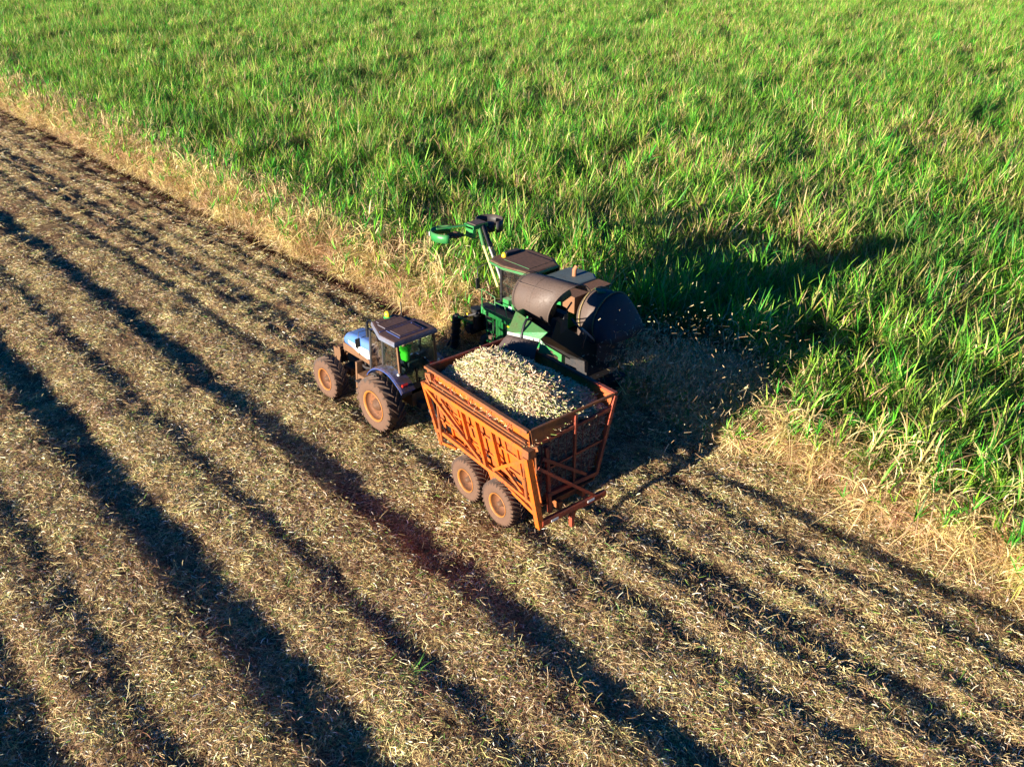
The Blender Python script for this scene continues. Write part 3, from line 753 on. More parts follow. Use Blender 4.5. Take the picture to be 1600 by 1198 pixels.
body_o = skin_body('body', [(.03, 0, .50), (.04, 0, .60), (.05, 0, .70), (.16, .27, .30), (.36, .18, .30), (.52, .13, .33), (.60, .12, .35), (.16, -.27, .30), (.36, -.18, .30), (.52, -.13, .33), (.60, -.12, .35), (0, 0, .2), (.04, .2, .48), (.04, -.2, .48)],
    [(11, 0), (0, 1), (1, 2), (0, 12), (12, 3), (3, 4), (4, 5), (5, 6), (0, 13), (13, 7), (7, 8), (8, 9), (9, 10)], [.06, .055, .05, .045, .036, .028, .035, .045, .036, .028, .035, .08, .05, .05], 'skin', root=11)
body_o.parent = driver
hd = MB(); sph(hd, (.06, 0, .78), .105, sc_=(.98, .80, 1.15)); hd.box((.165, 0, .77), (.03, .025, .04), (0, .3, 0)); hd.box((.06, .09, .77), (.04, .02, .06)); hd.box((.06, -.09, .77), (.04, .02, .06))
hd.build('head', 'skin', driver)
hr = MB(); sph(hr, (.045, 0, .805), .112, sc_=(.98, .86, 1.05)); hr.build('hair', 'hair', driver)
for s in (1, -1):
    hnd = MB()
    for k_ in range(4): hnd.tube([(.58, s*.12+(k_-1.5)*.022, .37), (.63, s*.12+(k_-1.5)*.022, .375), (.655-.006*abs(k_-1.5), s*.12+(k_-1.5)*.022, .345), (.635, s*.12+(k_-1.5)*.022, .325)], .010, 6)
    hnd.tube([(.57, s*.08, .35), (.61, s*.065, .345), (.635, s*.075, .34)], .011, 6); hnd.build('hand', 'skin', driver)
tr_o = skin_body('trousers', [(0, 0, .02), (.02, .11, .0), (.42, .14, .02), (.50, .14, -.34), (.62, .14, -.37), (.02, -.11, .0), (.42, -.14, .02), (.50, -.14, -.34), (.62, -.14, -.37)],
    [(0, 1), (1, 2), (2, 3), (3, 4), (0, 5), (5, 6), (6, 7), (7, 8)], [.12, .09, .07, .05, .04, .09, .07, .05, .04], 'trousers')
tr_o.parent = driver

# ------------------------------------------------------------------ trailer (local frame: x forward, y = 0 at the near top rail, going negative across)
TRL, TRW, TRZ = 4.35, 2.975, 3.70
tyaw = -.062; tx, ty = -5.457, .334
HW = 1.49
ca, sa = math.cos(tyaw), math.sin(tyaw)
def tw(x, y, z=0): return Vector((tx + ca*x - sa*y, ty + sa*x + ca*y, z))
tro = tw(0, -HW)
trailer = thing('cane_trailer', 'worn orange tandem axle cane trailer heaped with cut cane behind the tractor', 'trailer', (tro.x, tro.y, 0), tyaw)
def rb(mb, name, mat, parent=trailer, **k): return mb.build(name, mat, parent, off=(0, -HW, 0), **k)
F, B = TRL/2, -TRL/2
# near side wall (inner skin leans in towards the floor)
rb(MB().sheet([(B, -.03, 3.66), (F, -.03, 3.66), (F, -.10, 3.08), (B, -.10, 3.08)], .025), 'top_board', 'orange')
rb(MB().sheet([(B, -.16, 3.06), (F, -.16, 3.06), (F, -.52, 1.25), (B, -.52, 1.25)], .03), 'side_panel', 'orange')
rb(MB().sheet([(B, -TRW+.03, 3.66), (F, -TRW+.03, 3.66), (F, -TRW+.62, 1.25), (B, -TRW+.62, 1.25)], .03), 'side_panel', 'orange', label='far side panel, lit orange on its inner face')
rb(MB().beam((B-.02, .0, TRZ), (F+.02, .0, TRZ), .11, .07), 'top_rail', 'orange_rust')
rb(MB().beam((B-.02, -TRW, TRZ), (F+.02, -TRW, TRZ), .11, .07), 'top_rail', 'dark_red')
rb(MB().beam((B+.02, .04, 3.40), (F-.05, .04, 3.42), .07, .045), 'hinge_rail', 'orange_rust')
for i, x in enumerate((-1.55, -.75, .05, .85, 1.6)):
    rb(MB().tube([(x, .07, 3.66), (x+.06, .10, 3.55), (x, .07, 3.42)], .016, 6), 'hinge_hook', 'dark_red')
rb(MB().box((F-.22, .05, 3.50), (.26, .10, .22), (0, .3, 0)).tube([(F-.30, .10, 3.30), (F-.14, .12, 3.52)], .03, 8), 'front_latch', 'orange_rust')
# outer frame standing proud of the panel; slopes inwards going down
def fp(x, z, o=0.0): return (x, .06 - .20*(3.2-z) + o, z)
rb(MB().beam(fp(F+.08, 3.16), fp(B-.02, 3.16), .10, .13), 'upper_beam', 'orange')
rb(MB().beam(fp(F-.02, 3.30, -.05), fp(B+.02, 3.30, -.05), .09, .03), 'ledge', 'orange_rust')
rb(MB().beam(fp(F+.05, 1.62), fp(-.5, 1.45), .10, .11), 'lower_beam', 'orange')
rb(MB().beam(fp(-.5, 1.45), fp(B-.05, .95), .10, .10), 'lower_beam', 'orange')
rb(MB().beam(fp(-.5, 1.52, .02), fp(B-.02, 1.32, .02), .08, .09), 'lower_beam', 'orange')
rb(MB().beam(fp(F+.08, 3.22, .01), fp(F-.06, 1.05, .01), .09, .12, (1, 0, 0)), 'corner_post', 'orange')
rb(MB().beam(fp(F+.0, 1.10), fp(F-.85, 1.30), .06, .08), 'skid', 'orange')
rb(MB().beam(fp(F+.02, 3.10, .02), fp(.05, 1.60, .02), .08, .07), 'diagonal_brace', 'orange')
rb(MB().beam(fp(-.52, 1.62, .03), fp(B+.03, 2.88, .03), .08, .09), 'diagonal_brace', 'orange')
rb(MB().beam(fp(F-.55, 2.85, -.06), fp(.35, 1.75, -.06), .05, .05), 'diagonal_brace', 'orange')
rb(MB().beam(fp(-.6, 2.2, -.04), fp(B+.1, 1.05, -.04), .06, .07), 'diagonal_brace', 'orange')
for x, zt_, zb_ in ((.50, 3.10, 2.15), (-.12, 3.10, 1.55), (-.80, 3.10, 1.95)):
    rb(MB().beam(fp(x, zt_, .01), fp(x-.04, zb_, .01), .10, .09, (1, 0, 0)), 'side_post', 'orange')
for x in (1.55, 1.0, .25, -.45, -1.05, -1.55, -1.95):
    rb(MB().beam((x, -.13, 3.04), (x-.02, -.43, 1.48), .05, .07, (1, 0, 0)), 'panel_rib', 'orange')
for z in (2.55, 1.95):
    rb(MB().beam((F-.05, -.12-.20*(3.06-z), z), (B+.05, -.12-.20*(3.06-z), z-.06), .05, .06), 'panel_rib', 'orange')
for x, z, w_, h_ in ((1.9, 2.35, .14, .5), (1.25, 2.75, .12, .34), (-1.7, 1.9, .14, .5), (-.95, 1.75, .10, .4), (.72, 2.62, .10, .30), (.30, 2.28, .09, .42), (-.35, 2.55, .10, .34), (-.62, 2.15, .09, .45), (-1.25, 2.35, .10, .34), (1.3, 1.9, .30, .16), (.1, 1.74, .45, .10), (-1.3, 1.60, .7, .10), (1.75, 1.72, .22, .2), (1.6, 2.7, .16, .2)):
    rb(MB().beam((x, -.135-.20*(3.06-z)+.012, z+h_/2), (x, -.135-.20*(3.06-z+h_)+.012+.2*h_*.0, z-h_/2), w_, .02, (0, 1, 0)), 'panel_slot', 'black')
# rear left post, big square tube down to the bumper
rb(MB().beam((B-.05, .06, 3.02), (B-.12, -.34, .72), .17, .17, (1, 0, 0)), 'rear_post', 'orange')
rb(MB().box((B-.04, -.02, 3.12), (.22, .26, .22)).box((B-.10, -.16, 3.20), (.20, .10, .12), (0, .4, .3)).tube([(B-.18, -.1, 3.0), (B-.2, -.12, 2.55)], .025, 6), 'rear_latch', 'orange_rust')
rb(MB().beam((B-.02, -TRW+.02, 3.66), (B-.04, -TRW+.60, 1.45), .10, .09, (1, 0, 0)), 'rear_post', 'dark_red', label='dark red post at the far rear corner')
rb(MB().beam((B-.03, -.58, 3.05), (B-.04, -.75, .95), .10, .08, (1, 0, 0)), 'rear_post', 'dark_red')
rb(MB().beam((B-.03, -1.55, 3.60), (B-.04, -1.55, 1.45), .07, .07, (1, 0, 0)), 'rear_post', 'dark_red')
# rear wall: upper plate, mesh bars, floor edge
rb(MB().beam((B-.01, -.04, TRZ-.005), (B-.01, -TRW+.05, TRZ-.005), .06, .06), 'rear_rail', 'orange_rust')
rb(MB().sheet([(B, -.08, 3.66), (B, -TRW+1.4, 3.66), (B, -TRW+1.4, 3.40), (B, -.16, 3.22)], .02), 'rear_plate', 'orange_rust')
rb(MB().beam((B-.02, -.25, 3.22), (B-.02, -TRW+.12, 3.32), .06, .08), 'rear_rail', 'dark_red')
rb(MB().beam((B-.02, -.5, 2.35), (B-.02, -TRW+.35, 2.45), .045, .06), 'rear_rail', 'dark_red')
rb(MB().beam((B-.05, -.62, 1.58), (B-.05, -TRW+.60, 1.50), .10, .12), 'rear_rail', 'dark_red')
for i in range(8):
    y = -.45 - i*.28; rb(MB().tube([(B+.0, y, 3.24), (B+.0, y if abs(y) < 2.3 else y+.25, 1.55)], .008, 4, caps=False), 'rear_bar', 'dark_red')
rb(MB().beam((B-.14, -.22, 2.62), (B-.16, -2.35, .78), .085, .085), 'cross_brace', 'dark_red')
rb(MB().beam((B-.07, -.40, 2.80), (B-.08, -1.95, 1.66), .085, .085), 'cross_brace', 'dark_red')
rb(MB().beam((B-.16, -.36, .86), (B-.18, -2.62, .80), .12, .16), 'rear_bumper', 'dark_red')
for y in (-.75, -2.05): rb(MB().box((B-.240, y, .84), (.012, .24, .07)), 'reflector', 'white')
rb(MB().beam((B-.12, -1.46, .70), (B-.14, -1.46, .22), .10, .12, (1, 0, 0)), 'rear_leg', 'dark_red')
rb(MB().beam((B-.10, -1.62, .66), (B-.02, -1.62, .30), .05, .04, (1, 0, 0)), 'tow_hook', 'orange')
# front wall and floor
rb(MB().sheet([(F, -.03, 3.64), (F, -TRW+.05, 3.64), (F, -TRW+.60, 1.25), (F, -.52, 1.25)], .03), 'front_wall', 'orange_rust')
rb(MB().beam((F, -.04, TRZ-.005), (F, -TRW+.05, TRZ-.005), .07, .06), 'front_rail', 'dark_red')
rb(MB().sheet([(B, -.52, 1.24), (F, -.52, 1.24), (F, -TRW+.62, 1.24), (B, -TRW+.62, 1.24)], .03), 'floor', 'orange_rust')
# chassis
mb = MB(); yc = -HW
for s in (1, -1): mb.beam((B-.1, yc+s*.42, 1.05), (F+.1, yc+s*.42, 1.05), .12, .22)
for x in (-2, -1.2, .8, 1.9): mb.beam((x, yc-.42, 1.04), (x, yc+.42, 1.04), .10, .14)
mb.beam((F+.0, yc+.42, .98), (F+1.3, yc, .72), .10, .14); mb.beam((F+.0, yc-.42, .98), (F+1.3, yc, .72), .10, .14); mb.beam((F+1.25, yc, .72), (F+1.55, yc, .68), .12, .12)
rb(mb, 'chassis_frame', 'orange_rust')
AX = 5.457 - 5.457
axl = [.61, -.84]
for i, ax in enumerate((.62, -.83)):
    x = ax + .02
    r_, w_ = .70, .56; yo = -.34 + w_*0 - .02
    yo = -.36
    make_wheel(r_, w_, .34, trailer, (x, yo+HW, r_-.03), 30, 'flotation', 1, dish_depth=.30)
    make_wheel(r_, w_, .34, trailer, (x, -yo-HW, r_-.03), 30, 'flotation', -1, dish_depth=.22)
    rb(MB().tube([(x, yo-.1, r_-.03), (x, -2*HW-yo+.1, r_-.03)], .08, 10), 'axle', 'mud')
rb(MB().beam((.62, -.85, .62), (-.83, -.85, .62), .12, .16).beam((-.1, -.85, .70), (-.1, -.95, 1.0), .2, .3, (1, 0, 0)), 'bogie_beam', 'mud')
rb(MB().span(-.38, .10, -.60, -.50, .85, 1.30), 'mud_plate', 'orange')
rb(MB().tube([(F-.25, -.25, 1.3), (F-.32, -.12, 2.2)], .05, 10).tube([(F-.32, -.12, 2.2), (F-.38, -.02, 3.05)], .028, 8), 'hydraulic_ram', 'orange_rust')
rb(MB().tube([(B+.35, -.30, 1.3), (B+.30, -.16, 2.1)], .05, 10).tube([(B+.30, -.16, 2.1), (B+.26, -.06, 2.95)], .028, 8), 'hydraulic_ram', 'orange_rust')
rb(MB().tube([(F-.1, .0, 3.2), (F-.15, -.1, 2.4), (F-.4, -.28, 1.7), (F-.3, -.35, 1.2)], .018, 6), 'hydraulic_hose', 'black')

# ---- load of cut cane
def heap(x, y):
    """local trailer coordinates"""
    u = (x-.0)/1.95; v = (y+1.45)/np.where(y > -1.45, 1.10, 1.05)
    return 3.20 + (.92+.12*np.clip(x, -1, 1))*np.exp(-(u**4*.9 + v*v*1.0)) - .55*np.exp(-((x-1.65)/.75)**2 - ((y+2.45)/.6)**2) + .12*np.exp(-((x+1.2)/.9)**2) - .12*np.clip(-(x+1.4), 0, 1) + .04*vnoise(x*2.2, y*2.2, 61) + .03*vnoise(x*5, y*5, 62)
hx = np.linspace(B+.03, F-.03, 40); hy = np.linspace(-TRW+.08, -.06, 28)
mb = MB(); G = [[(x, y, float(heap(x, y))-.05+.03*random.random()) for y in hy] for x in hx]
load_m = thing
vv = [p for r_ in G for p in r_]; n_ = len(hy)
mb.add(vv, [(i*n_+j, (i+1)*n_+j, (i+1)*n_+j+1, i*n_+j+1) for i in range(len(hx)-1) for j in range(n_-1)], True)
BC = [(.50, .50, .24), (.62, .58, .36), (.72, .62, .36), (.66, .57, .28), (.80, .71, .48), (.56, .47, .34), (.74, .64, .36), (.48, .36, .20), (.40, .44, .16), (.62, .50, .32), (.30, .19, .11), (.26, .36, .10), (.54, .46, .20)]
def billet(V, Fc, K, p, d, L, r_, c):
    d = Vector(d).normalized(); a = d.orthogonal().normalized(); b = d.cross(a); o = len(V); n = 5
    for e in (-1, 1):
        for k in range(n):
            V.append(tuple(Vector(p) + d*(e*L/2) + (a*math.cos(k*2*math.pi/n) + b*math.sin(k*2*math.pi/n))*r_)); K.append(c)
    for k in range(n): Fc.append((o+k, o+(k+1) % n, o+n+(k+1) % n, o+n+k))
    Fc.append(tuple(o+k for k in range(n))[::-1]); Fc.append(tuple(o+n+k for k in range(n)))
V, Fc, K = [], [], []
rl = random.Random(3)
for i in range(8500):
    x = rl.uniform(B+.08, F-.06); y = rl.uniform(-TRW+.12, -.08); z = float(heap(x, y)) + rl.uniform(-.03, .05)
    c = jit(rl.choice(BC), .2, rl)
    billet(V, Fc, K, (x, y+HW, z), (rl.gauss(0, 1), rl.gauss(0, 1), rl.gauss(0, .35)), rl.uniform(.12, .38), rl.uniform(.008, .015), c)
for i in range(900):
    x = rl.uniform(B+.08, F-.06); y = rl.uniform(-TRW+.12, -.08); z = float(heap(x, y)) + rl.uniform(.0, .06)
    d_ = Vector((rl.gauss(0, 1), rl.gauss(0, 1), rl.gauss(0, .25))).normalized()*rl.uniform(.10, .26); w_ = Vector((-d_.y, d_.x, 0)).normalized()*.012
    o_ = len(V); p_ = Vector((x, y+HW, z)); V += [tuple(p_-d_-w_), tuple(p_+d_-w_*.4+Vector((0, 0, -.01))), tuple(p_+d_+w_*.4), tuple(p_-d_+w_)]
    K += [jit(rl.choice([(.20, .34, .08), (.42, .26, .12), (.30, .16, .08), (.55, .45, .22)]), .25, rl)]*4; Fc.append((o_, o_+1, o_+2, o_+3))
for i in range(1900):                                     # cane pressed against the open rear wall
    z = rl.uniform(1.5, 3.30); y = rl.uniform(-TRW+.12+.29*(3.6-z)*.9, -.12-.2*(3.2-z)); 
    c = jit(rl.choice([(.42, .30, .15), (.30, .17, .08), (.52, .40, .22), (.24, .12, .06)]), .25, rl)
    billet(V, Fc, K, (B+.06+rl.uniform(0, .06), y+HW, z), (rl.gauss(0, .3), rl.gauss(0, 1), rl.gauss(0, .8)), rl.uniform(.12, .34), rl.uniform(.006, .014), c)
# backing masses
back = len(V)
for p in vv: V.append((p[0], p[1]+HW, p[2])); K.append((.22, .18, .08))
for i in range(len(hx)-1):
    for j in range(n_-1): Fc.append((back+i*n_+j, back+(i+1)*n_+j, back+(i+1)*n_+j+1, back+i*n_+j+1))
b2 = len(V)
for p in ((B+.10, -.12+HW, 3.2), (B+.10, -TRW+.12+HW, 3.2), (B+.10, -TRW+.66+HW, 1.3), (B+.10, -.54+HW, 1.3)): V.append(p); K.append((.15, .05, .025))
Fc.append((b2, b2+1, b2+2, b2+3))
me = bpy.data.meshes.new('cut_cane'); me.from_pydata(V, [], Fc)
a = me.attributes.new('col', 'FLOAT_COLOR', 'POINT'); a.data.foreach_set('color', np.array([(*c[:3], 1) for c in K], np.float32).ravel())
me.materials.append(M['billet']); lo = bpy.data.objects.new('cut_cane', me); C.objects.link(lo)
lo.location = (tro.x, tro.y, 0); lo.rotation_euler = (0, 0, tyaw); tag(lo, 'heap of pale chopped cane billets filling the orange trailer', None, kind='stuff')
# a long bent stalk lying on the heap
st = MB(); S0 = [(.15, -1.55), (-.05, -1.80), (-.25, -2.02), (-.42, -2.30)]
st.tube([tuple(Vector((x, y, float(heap(x, y))+.06+.05*i)) ) for i, (x, y) in enumerate(S0)], [.024, .024, .02, .014], 6)
so_ = st.build('cane_stalk', M['billet'], None, off=(0, -HW, 0)); so_.location = (tro.x, tro.y, 0); so_.rotation_euler = (0, 0, tyaw)
a = so_.data.attributes.new('col', 'FLOAT_COLOR', 'POINT'); a.data.foreach_set('color', np.array([(.55, .40, .28, 1)]*len(so_.data.vertices), np.float32).ravel())
tag(so_, 'long bent pale cane stalk lying on top of the heap in the trailer', 'cane stalk')

# ------------------------------------------------------------------ harvester (world-aligned, centre line Y = HC)
HC = -7.1; HO = (0, HC, 0)
harv = thing('cane_harvester', 'green sugar cane harvester with brown extractor hoods cutting along the standing cane', 'harvester', HO)
def hb(mb, name, mat, parent=harv, **k): return mb.build(name, mat, parent, off=HO, **k)
# main body
mb = MB().span(-3.2, 1.9, HC-.55, HC+.55, .75, 1.9); mb.span(-2.3, 1.2, HC-.95, HC+.9, 1.1, 2.15)
hb(mb, 'chassis', 'dark')
for s in (1, -1): hb(MB().span(-2.55, -.75, HC+s*.93, HC+s*1.12, 1.15, 3.0), 'side_panel', 'green')
hb(MB().span(-.70, .20, HC+.98, HC+1.16, 1.0, 2.1), 'side_panel', 'green_dusty')
hb(MB().span(.30, .68, HC+1.0, HC+1.20, .75, 2.02), 'side_panel', 'green')
for x in (.42, .56): hb(MB().span(x, x+.02, HC+1.2, HC+1.22, .8, 1.98), 'panel_rib', 'green')
hb(MB().span(-.78, 1.35, HC+.70, HC+1.28, 2.14, 2.20), 'deck', 'dark')
hb(MB().span(-.78, 1.35, HC+1.28, HC+1.31, 1.98, 2.24), 'deck_edge', 'green')
hb(MB().span(-.60, 1.20, HC+.95, HC+1.1, 1.55, 2.1), 'panel', 'black')
rl_ = [(1.32, HC+1.28, 2.22), (1.32, HC+1.28, 2.92), (.62, HC+1.28, 2.80), (.62, HC+1.28, 2.22)]
hb(MB().tube(rl_, .02, 6), 'handrail', 'green'); hb(MB().tube([(.60, HC+1.28, 2.62), (.1, HC+1.28, 2.62), (.0, HC+1.28, 2.24)], .02, 6), 'handrail', 'green')
hb(MB().tube([(1.32, HC+1.28, 2.56), (.62, HC+1.28, 2.5)], .016, 6), 'handrail', 'green')
# cab
cx0, cx1, cy0, cy1 = -.52, .80, HC-.68, HC+.80
hb(MB().span(cx0, cx1+.1, cy0, cy1, 2.16, 2.34), 'cab_floor', 'dark')
for (x, y) in ((cx0, cy1), (cx0, cy0), (cx1, cy1), (cx1, cy0)): hb(MB().beam((x, y, 2.3), (x, y, 3.78), .08, .08, (1, 0, 0)), 'pillar', 'black')
for (a_, b_) in (((cx0+.05, cy1), (cx1-.05, cy1)), ((cx0+.05, cy0), (cx1-.05, cy0)), ((cx0, cy0+.05), (cx0, cy1-.05)), ((cx1, cy0+.05), (cx1, cy1-.05))):
    hb(MB().sheet([(*a_, 2.34), (*b_, 2.34), (*b_, 3.76), (*a_, 3.76)], .012), 'window_pane', 'glass_dark')
hb(MB().span(.0, .4, HC-.2, HC+.25, 2.34, 2.75).box((.0, HC, 3.0), (.1, .45, .6)), 'seat', 'seat')
ro = [(-.66, HC+.80), (-.10, HC+.90), (.55, HC+1.02), (1.30, HC+.92), (1.48, HC+.55), (1.48, HC-.60), (1.05, HC-.92), (-.10, HC-.90), (-.66, HC-.55)]
def hring(k, z): return [(.4+(x-.4)*k, HC+(y-HC)*k, z) for x, y in ro]
hroof = hb(MB().loft([hring(.95, 3.76), hring(1, 3.80), hring(1, 3.88), hring(.96, 3.93), hring(.90, 3.94)]), 'cab_roof', 'green_roof')
hb(MB().span(-.35, .95, HC-.55, HC+.55, 3.935, 3.955), 'roof_panel', 'green_roof', hroof)
hb(MB().tube([(x, y, 3.86) for x, y in ro] + [(*ro[0], 3.86)], .035, 6), 'roof_rim', 'green', hroof)
hb(MB().lathe([(.09, 0), (.10, .06), (.07, .15), (.001, .18)], 14, 'z', (1.15, HC+.35, 3.93)), 'beacon', 'yellow', hroof)
hb(MB().span(1.15, 1.38, HC-.45, HC+.15, 3.93, 4.02), 'roof_box', 'dark', hroof)
hb(MB().tube([(1.35, HC+.95, 3.82), (1.45, HC+1.35, 3.70), (1.42, HC+1.38, 3.3)], .018, 6).box((1.42, HC+1.38, 3.12), (.05, .15, .40)), 'mirror', 'black')
hb(MB().box((.30, HC+.95, 2.62), (.30, .22, .28)).box((-.05, HC+.98, 2.55), (.14, .12, .22)), 'lamp_box', 'green')
hb(MB().box((.05, HC+1.06, 2.5), (.16, .02, .12)), 'sticker', 'white')
# engine bay behind cab
hb(MB().span(-2.05, -.75, HC-1.05, HC+.72, 2.2, 3.60), 'engine_housing', 'green')
ecover = [(-.72, HC+.72), (-.95, HC+.80), (-2.02, HC+.78), (-2.06, HC-1.0), (-1.75, HC-1.25), (-.85, HC-1.2), (-.72, HC-1.05)]
hb(MB().loft([[(x, y, 3.60) for x, y in ecover], [(x, y, 3.70) for x, y in ecover], [(-1.4+(x+1.4)*.94, HC+(y-HC)*.94, 3.73) for x, y in ecover]]), 'engine_cover', 'grey_cover')
hb(MB().box((-1.85, HC+.735, 3.45), (.16, .02, .22)), 'yellow_plate', 'yellow')
hb(MB().span(-2.62, -2.09, HC-1.05, HC+.66, 3.05, 3.60), 'air_box', 'box_brown')
hb(MB().span(-2.66, -2.07, HC-1.09, HC+.70, 3.60, 3.65), 'air_box_lid', 'box_brown')
hb(MB().tube([(-1.45, HC-.55, 3.7), (-1.45, HC-.55, 3.95), (-1.50, HC-.60, 4.10)], [.08, .08, .06], 10), 'exhaust', 'rust_hot')
# primary extractor: drum, elbow hood turned to the rear, straps
dc = (-3.15, HC-.05)
hb(MB().lathe([(.74, 1.6), (.74, 3.0)], 32, 'z', (dc[0], dc[1], 0)), 'extractor_drum', 'hood_brown')
def yz_arc(x, r_, cz, a0_=-20, a1_=200, n=26, sy=1.0): return [(x, dc[1]+r_*sy*math.cos(a), cz+r_*math.sin(a)) for a in np.linspace(R(a0_), R(a1_), n)]
hs_ = [yz_arc(-2.72, .55, 2.98), yz_arc(-2.76, .74, 2.98), yz_arc(-2.95, .85, 2.98), yz_arc(-3.25, .88, 2.98), yz_arc(-3.72, .90, 2.96)]
hood_o = hb(MB().loft(hs_, smooth=True, closed=False, caps=False).add(hs_[0], [tuple(range(26))]), 'extractor_hood', 'hood_brown')
hood_o.modifiers.new('shell', 'SOLIDIFY').thickness = .02
rings = []
for i in range(7):
    t = i/6; row = []
    for k in range(26):
        a = R(-20+220*k/25); y_ = dc[1] + (.93+.10*t)*math.cos(a); z0_ = 2.96+.93*math.sin(a); zf = 2.52 + .16*max(0, math.sin(a))
        x_ = -3.66 - t*(.22 + .72*max(0, math.sin(a))**.6)
        row.append((x_, y_, z0_*(1-t**1.6) + min(zf, z0_)*t**1.6))
    rings.append(row)
dfl = hb(MB().loft(rings, smooth=True, closed=False, caps=False), 'hood_deflector', 'hood_dark'); dfl.modifiers.new('shell', 'SOLIDIFY').thickness = .025
for x_, r_, tl in ((-3.02, .90, .10), (-3.66, .945, .0)):
    pts_ = [(x_ + tl*math.sin(b), dc[1]+r_*math.cos(b), 2.97 + r_*math.sin(b)) for b in np.linspace(R(-18), R(198), 22)]
    hb(MB().tube(pts_, .024, 6), 'strap', 'strap')
hb(MB().box((-3.2, dc[1]+.12, 3.89), (.34, .26, .05), (.12, 0, -.5)), 'strap_plate', 'green_dusty')
hb(MB().span(-3.6, -2.4, HC-.95, HC+.95, 1.3, 2.3), 'chopper_housing', 'dark')
# elevator to the trailer side
E0 = Vector((-3.0, HC+.2, 1.1)); E1 = Vector((-4.1, -3.3, 3.85)); ed = (E1-E0).normalized(); es = ed.cross(Vector((0, 0, 1))).normalized(); eu = es.cross(ed)
def ep(t, s, u): return tuple(E0 + (E1-E0)*t + es*s + eu*u)
elev = hb(MB().sheet([ep(0, -.42, 0), ep(1, -.42, 0), ep(1, .42, 0), ep(0, .42, 0)], .04), 'elevator', 'dark')
for s in (-.45, .45): hb(MB().sheet([ep(0, s, -.05), ep(1, s, -.05), ep(1, s, .50), ep(0, s, .55)], .03), 'side_plate', 'black', elev)
for i in range(9): hb(MB().beam(ep(.08+i*.105, -.38, .10), ep(.08+i*.105, .38, .10), .03, .12, tuple(eu)), 'flight', 'dark', elev)
hb(MB().tube([ep(.0, -.5, .6), ep(.6, -.5, .75)], .035, 8), 'hydraulic_ram', 'steel', elev)
# elevator head: green faceted plate, steel strip, rubber flap
A1, A2 = (-3.55, -2.95, 4.50), (-4.95, -2.85, 4.34); B1, B2 = (-3.86, -2.32, 4.12), (-4.76, -2.72, 4.07)
hb(MB().sheet([A1, A2, B2, B1], .03).sheet([A1, (-3.4, -3.6, 4.4), (-3.5, -3.3, 3.9), B1], .03), 'elevator_head', 'green')
hb(MB().sheet([(-4.78, -2.74, 4.10), (-5.27, -2.82, 3.70), (-4.80, -2.66, 3.76)], .03).beam((-4.82, -2.64, 3.74), (-5.29, -2.80, 3.66), .03, .05), 'head_wing', 'green')
hb(MB().beam(B1, B2, .04, .09), 'flap_strip', 'steel')
rings = []
C1, C2 = (-3.70, -2.02, 3.62), (-4.90, -2.38, 3.55)
for i in range(6):
    t = i/5
    row = []
    for j in range(5):
        q = j/4; top_ = Vector(B1).lerp(Vector(B2), q); bot_ = Vector(C1).lerp(Vector(C2), q)
        p = top_.lerp(bot_, t); p += Vector((.0, .10, .0))*math.sin(t*3.1)*(.6+.4*math.sin(q*3.14)) + Vector((0, .05, 0))*math.sin(q*6.3)*t; p.z -= .05 - .05*t*abs(q-.5)
        row.append(tuple(p))
    rings.append(row)
fl = hb(MB().loft(rings, smooth=True, closed=False, caps=False), 'rubber_flap', 'rubber_flap'); fl.modifiers.new('shell', 'SOLIDIFY').thickness = .025
hb(MB().tube([(-4.18, -2.95, 4.46), (-4.22, -2.72, 4.52), (-4.25, -2.60, 4.40), (-4.28, -2.46, 4.06)], .04, 8), 'hinge_arm', 'black')
# secondary extractor hood: half barrel, open towards the rear
bcn = (-3.95, 4.62); br = .66
prof_t = [-.03, .0, .14, .5, 1.0]; prof_r = [.50, .60, .66, .68, .70]
rings = []
for t_, r_ in zip(prof_t, prof_r):
    row = []
    for a in np.linspace(R(-80), R(150), 34):
        xe = -4.18 - .78*min(1, max(0, (math.degrees(a)+80)/160))**.9      # the mouth is cut on a slant
        x_ = -2.95 + (xe+2.95)*t_
        row.append((x_, bcn[0]+r_*math.cos(a), bcn[1]-.06*(x_+3.0)+r_*math.sin(a)))
    rings.append(row)
bh = hb(MB().loft(rings, smooth=True, closed=False, caps=False), 'barrel_hood', 'hood_brown'); bh.modifiers.new('shell', 'SOLIDIFY').thickness = .025
ring0 = rings[0]; hb(MB().add(ring0, [tuple(range(len(ring0)))]), 'barrel_end', 'hood_brown')
hb(MB().tube(rings[-1], .022, 6), 'barrel_rim', 'hood_brown')
hb(MB().lathe([(.60, -3.2), (.60, -4.25), (.10, -4.3)], 20, 'x', (0, bcn[0], bcn[1]+.02), a0=R(-60), a1=R(170)), 'barrel_shade_sheet', 'black')  # black sheet added to draw the shade inside the hood mouth
hb(MB().lathe([(.50, 0), (.50, .55)], 24, 'z', (-3.9, -4.05, 3.75)), 'extractor_ring', 'dark')
hb(MB().box((-4.3, -4.0, 4.35), (.5, .16, .16)).tube([(-4.4, -4.4, 4.1), (-4.9, -4.5, 3.7), (-4.7, -4.6, 3.2)], .04, 6), 'fan_motor', 'dark')
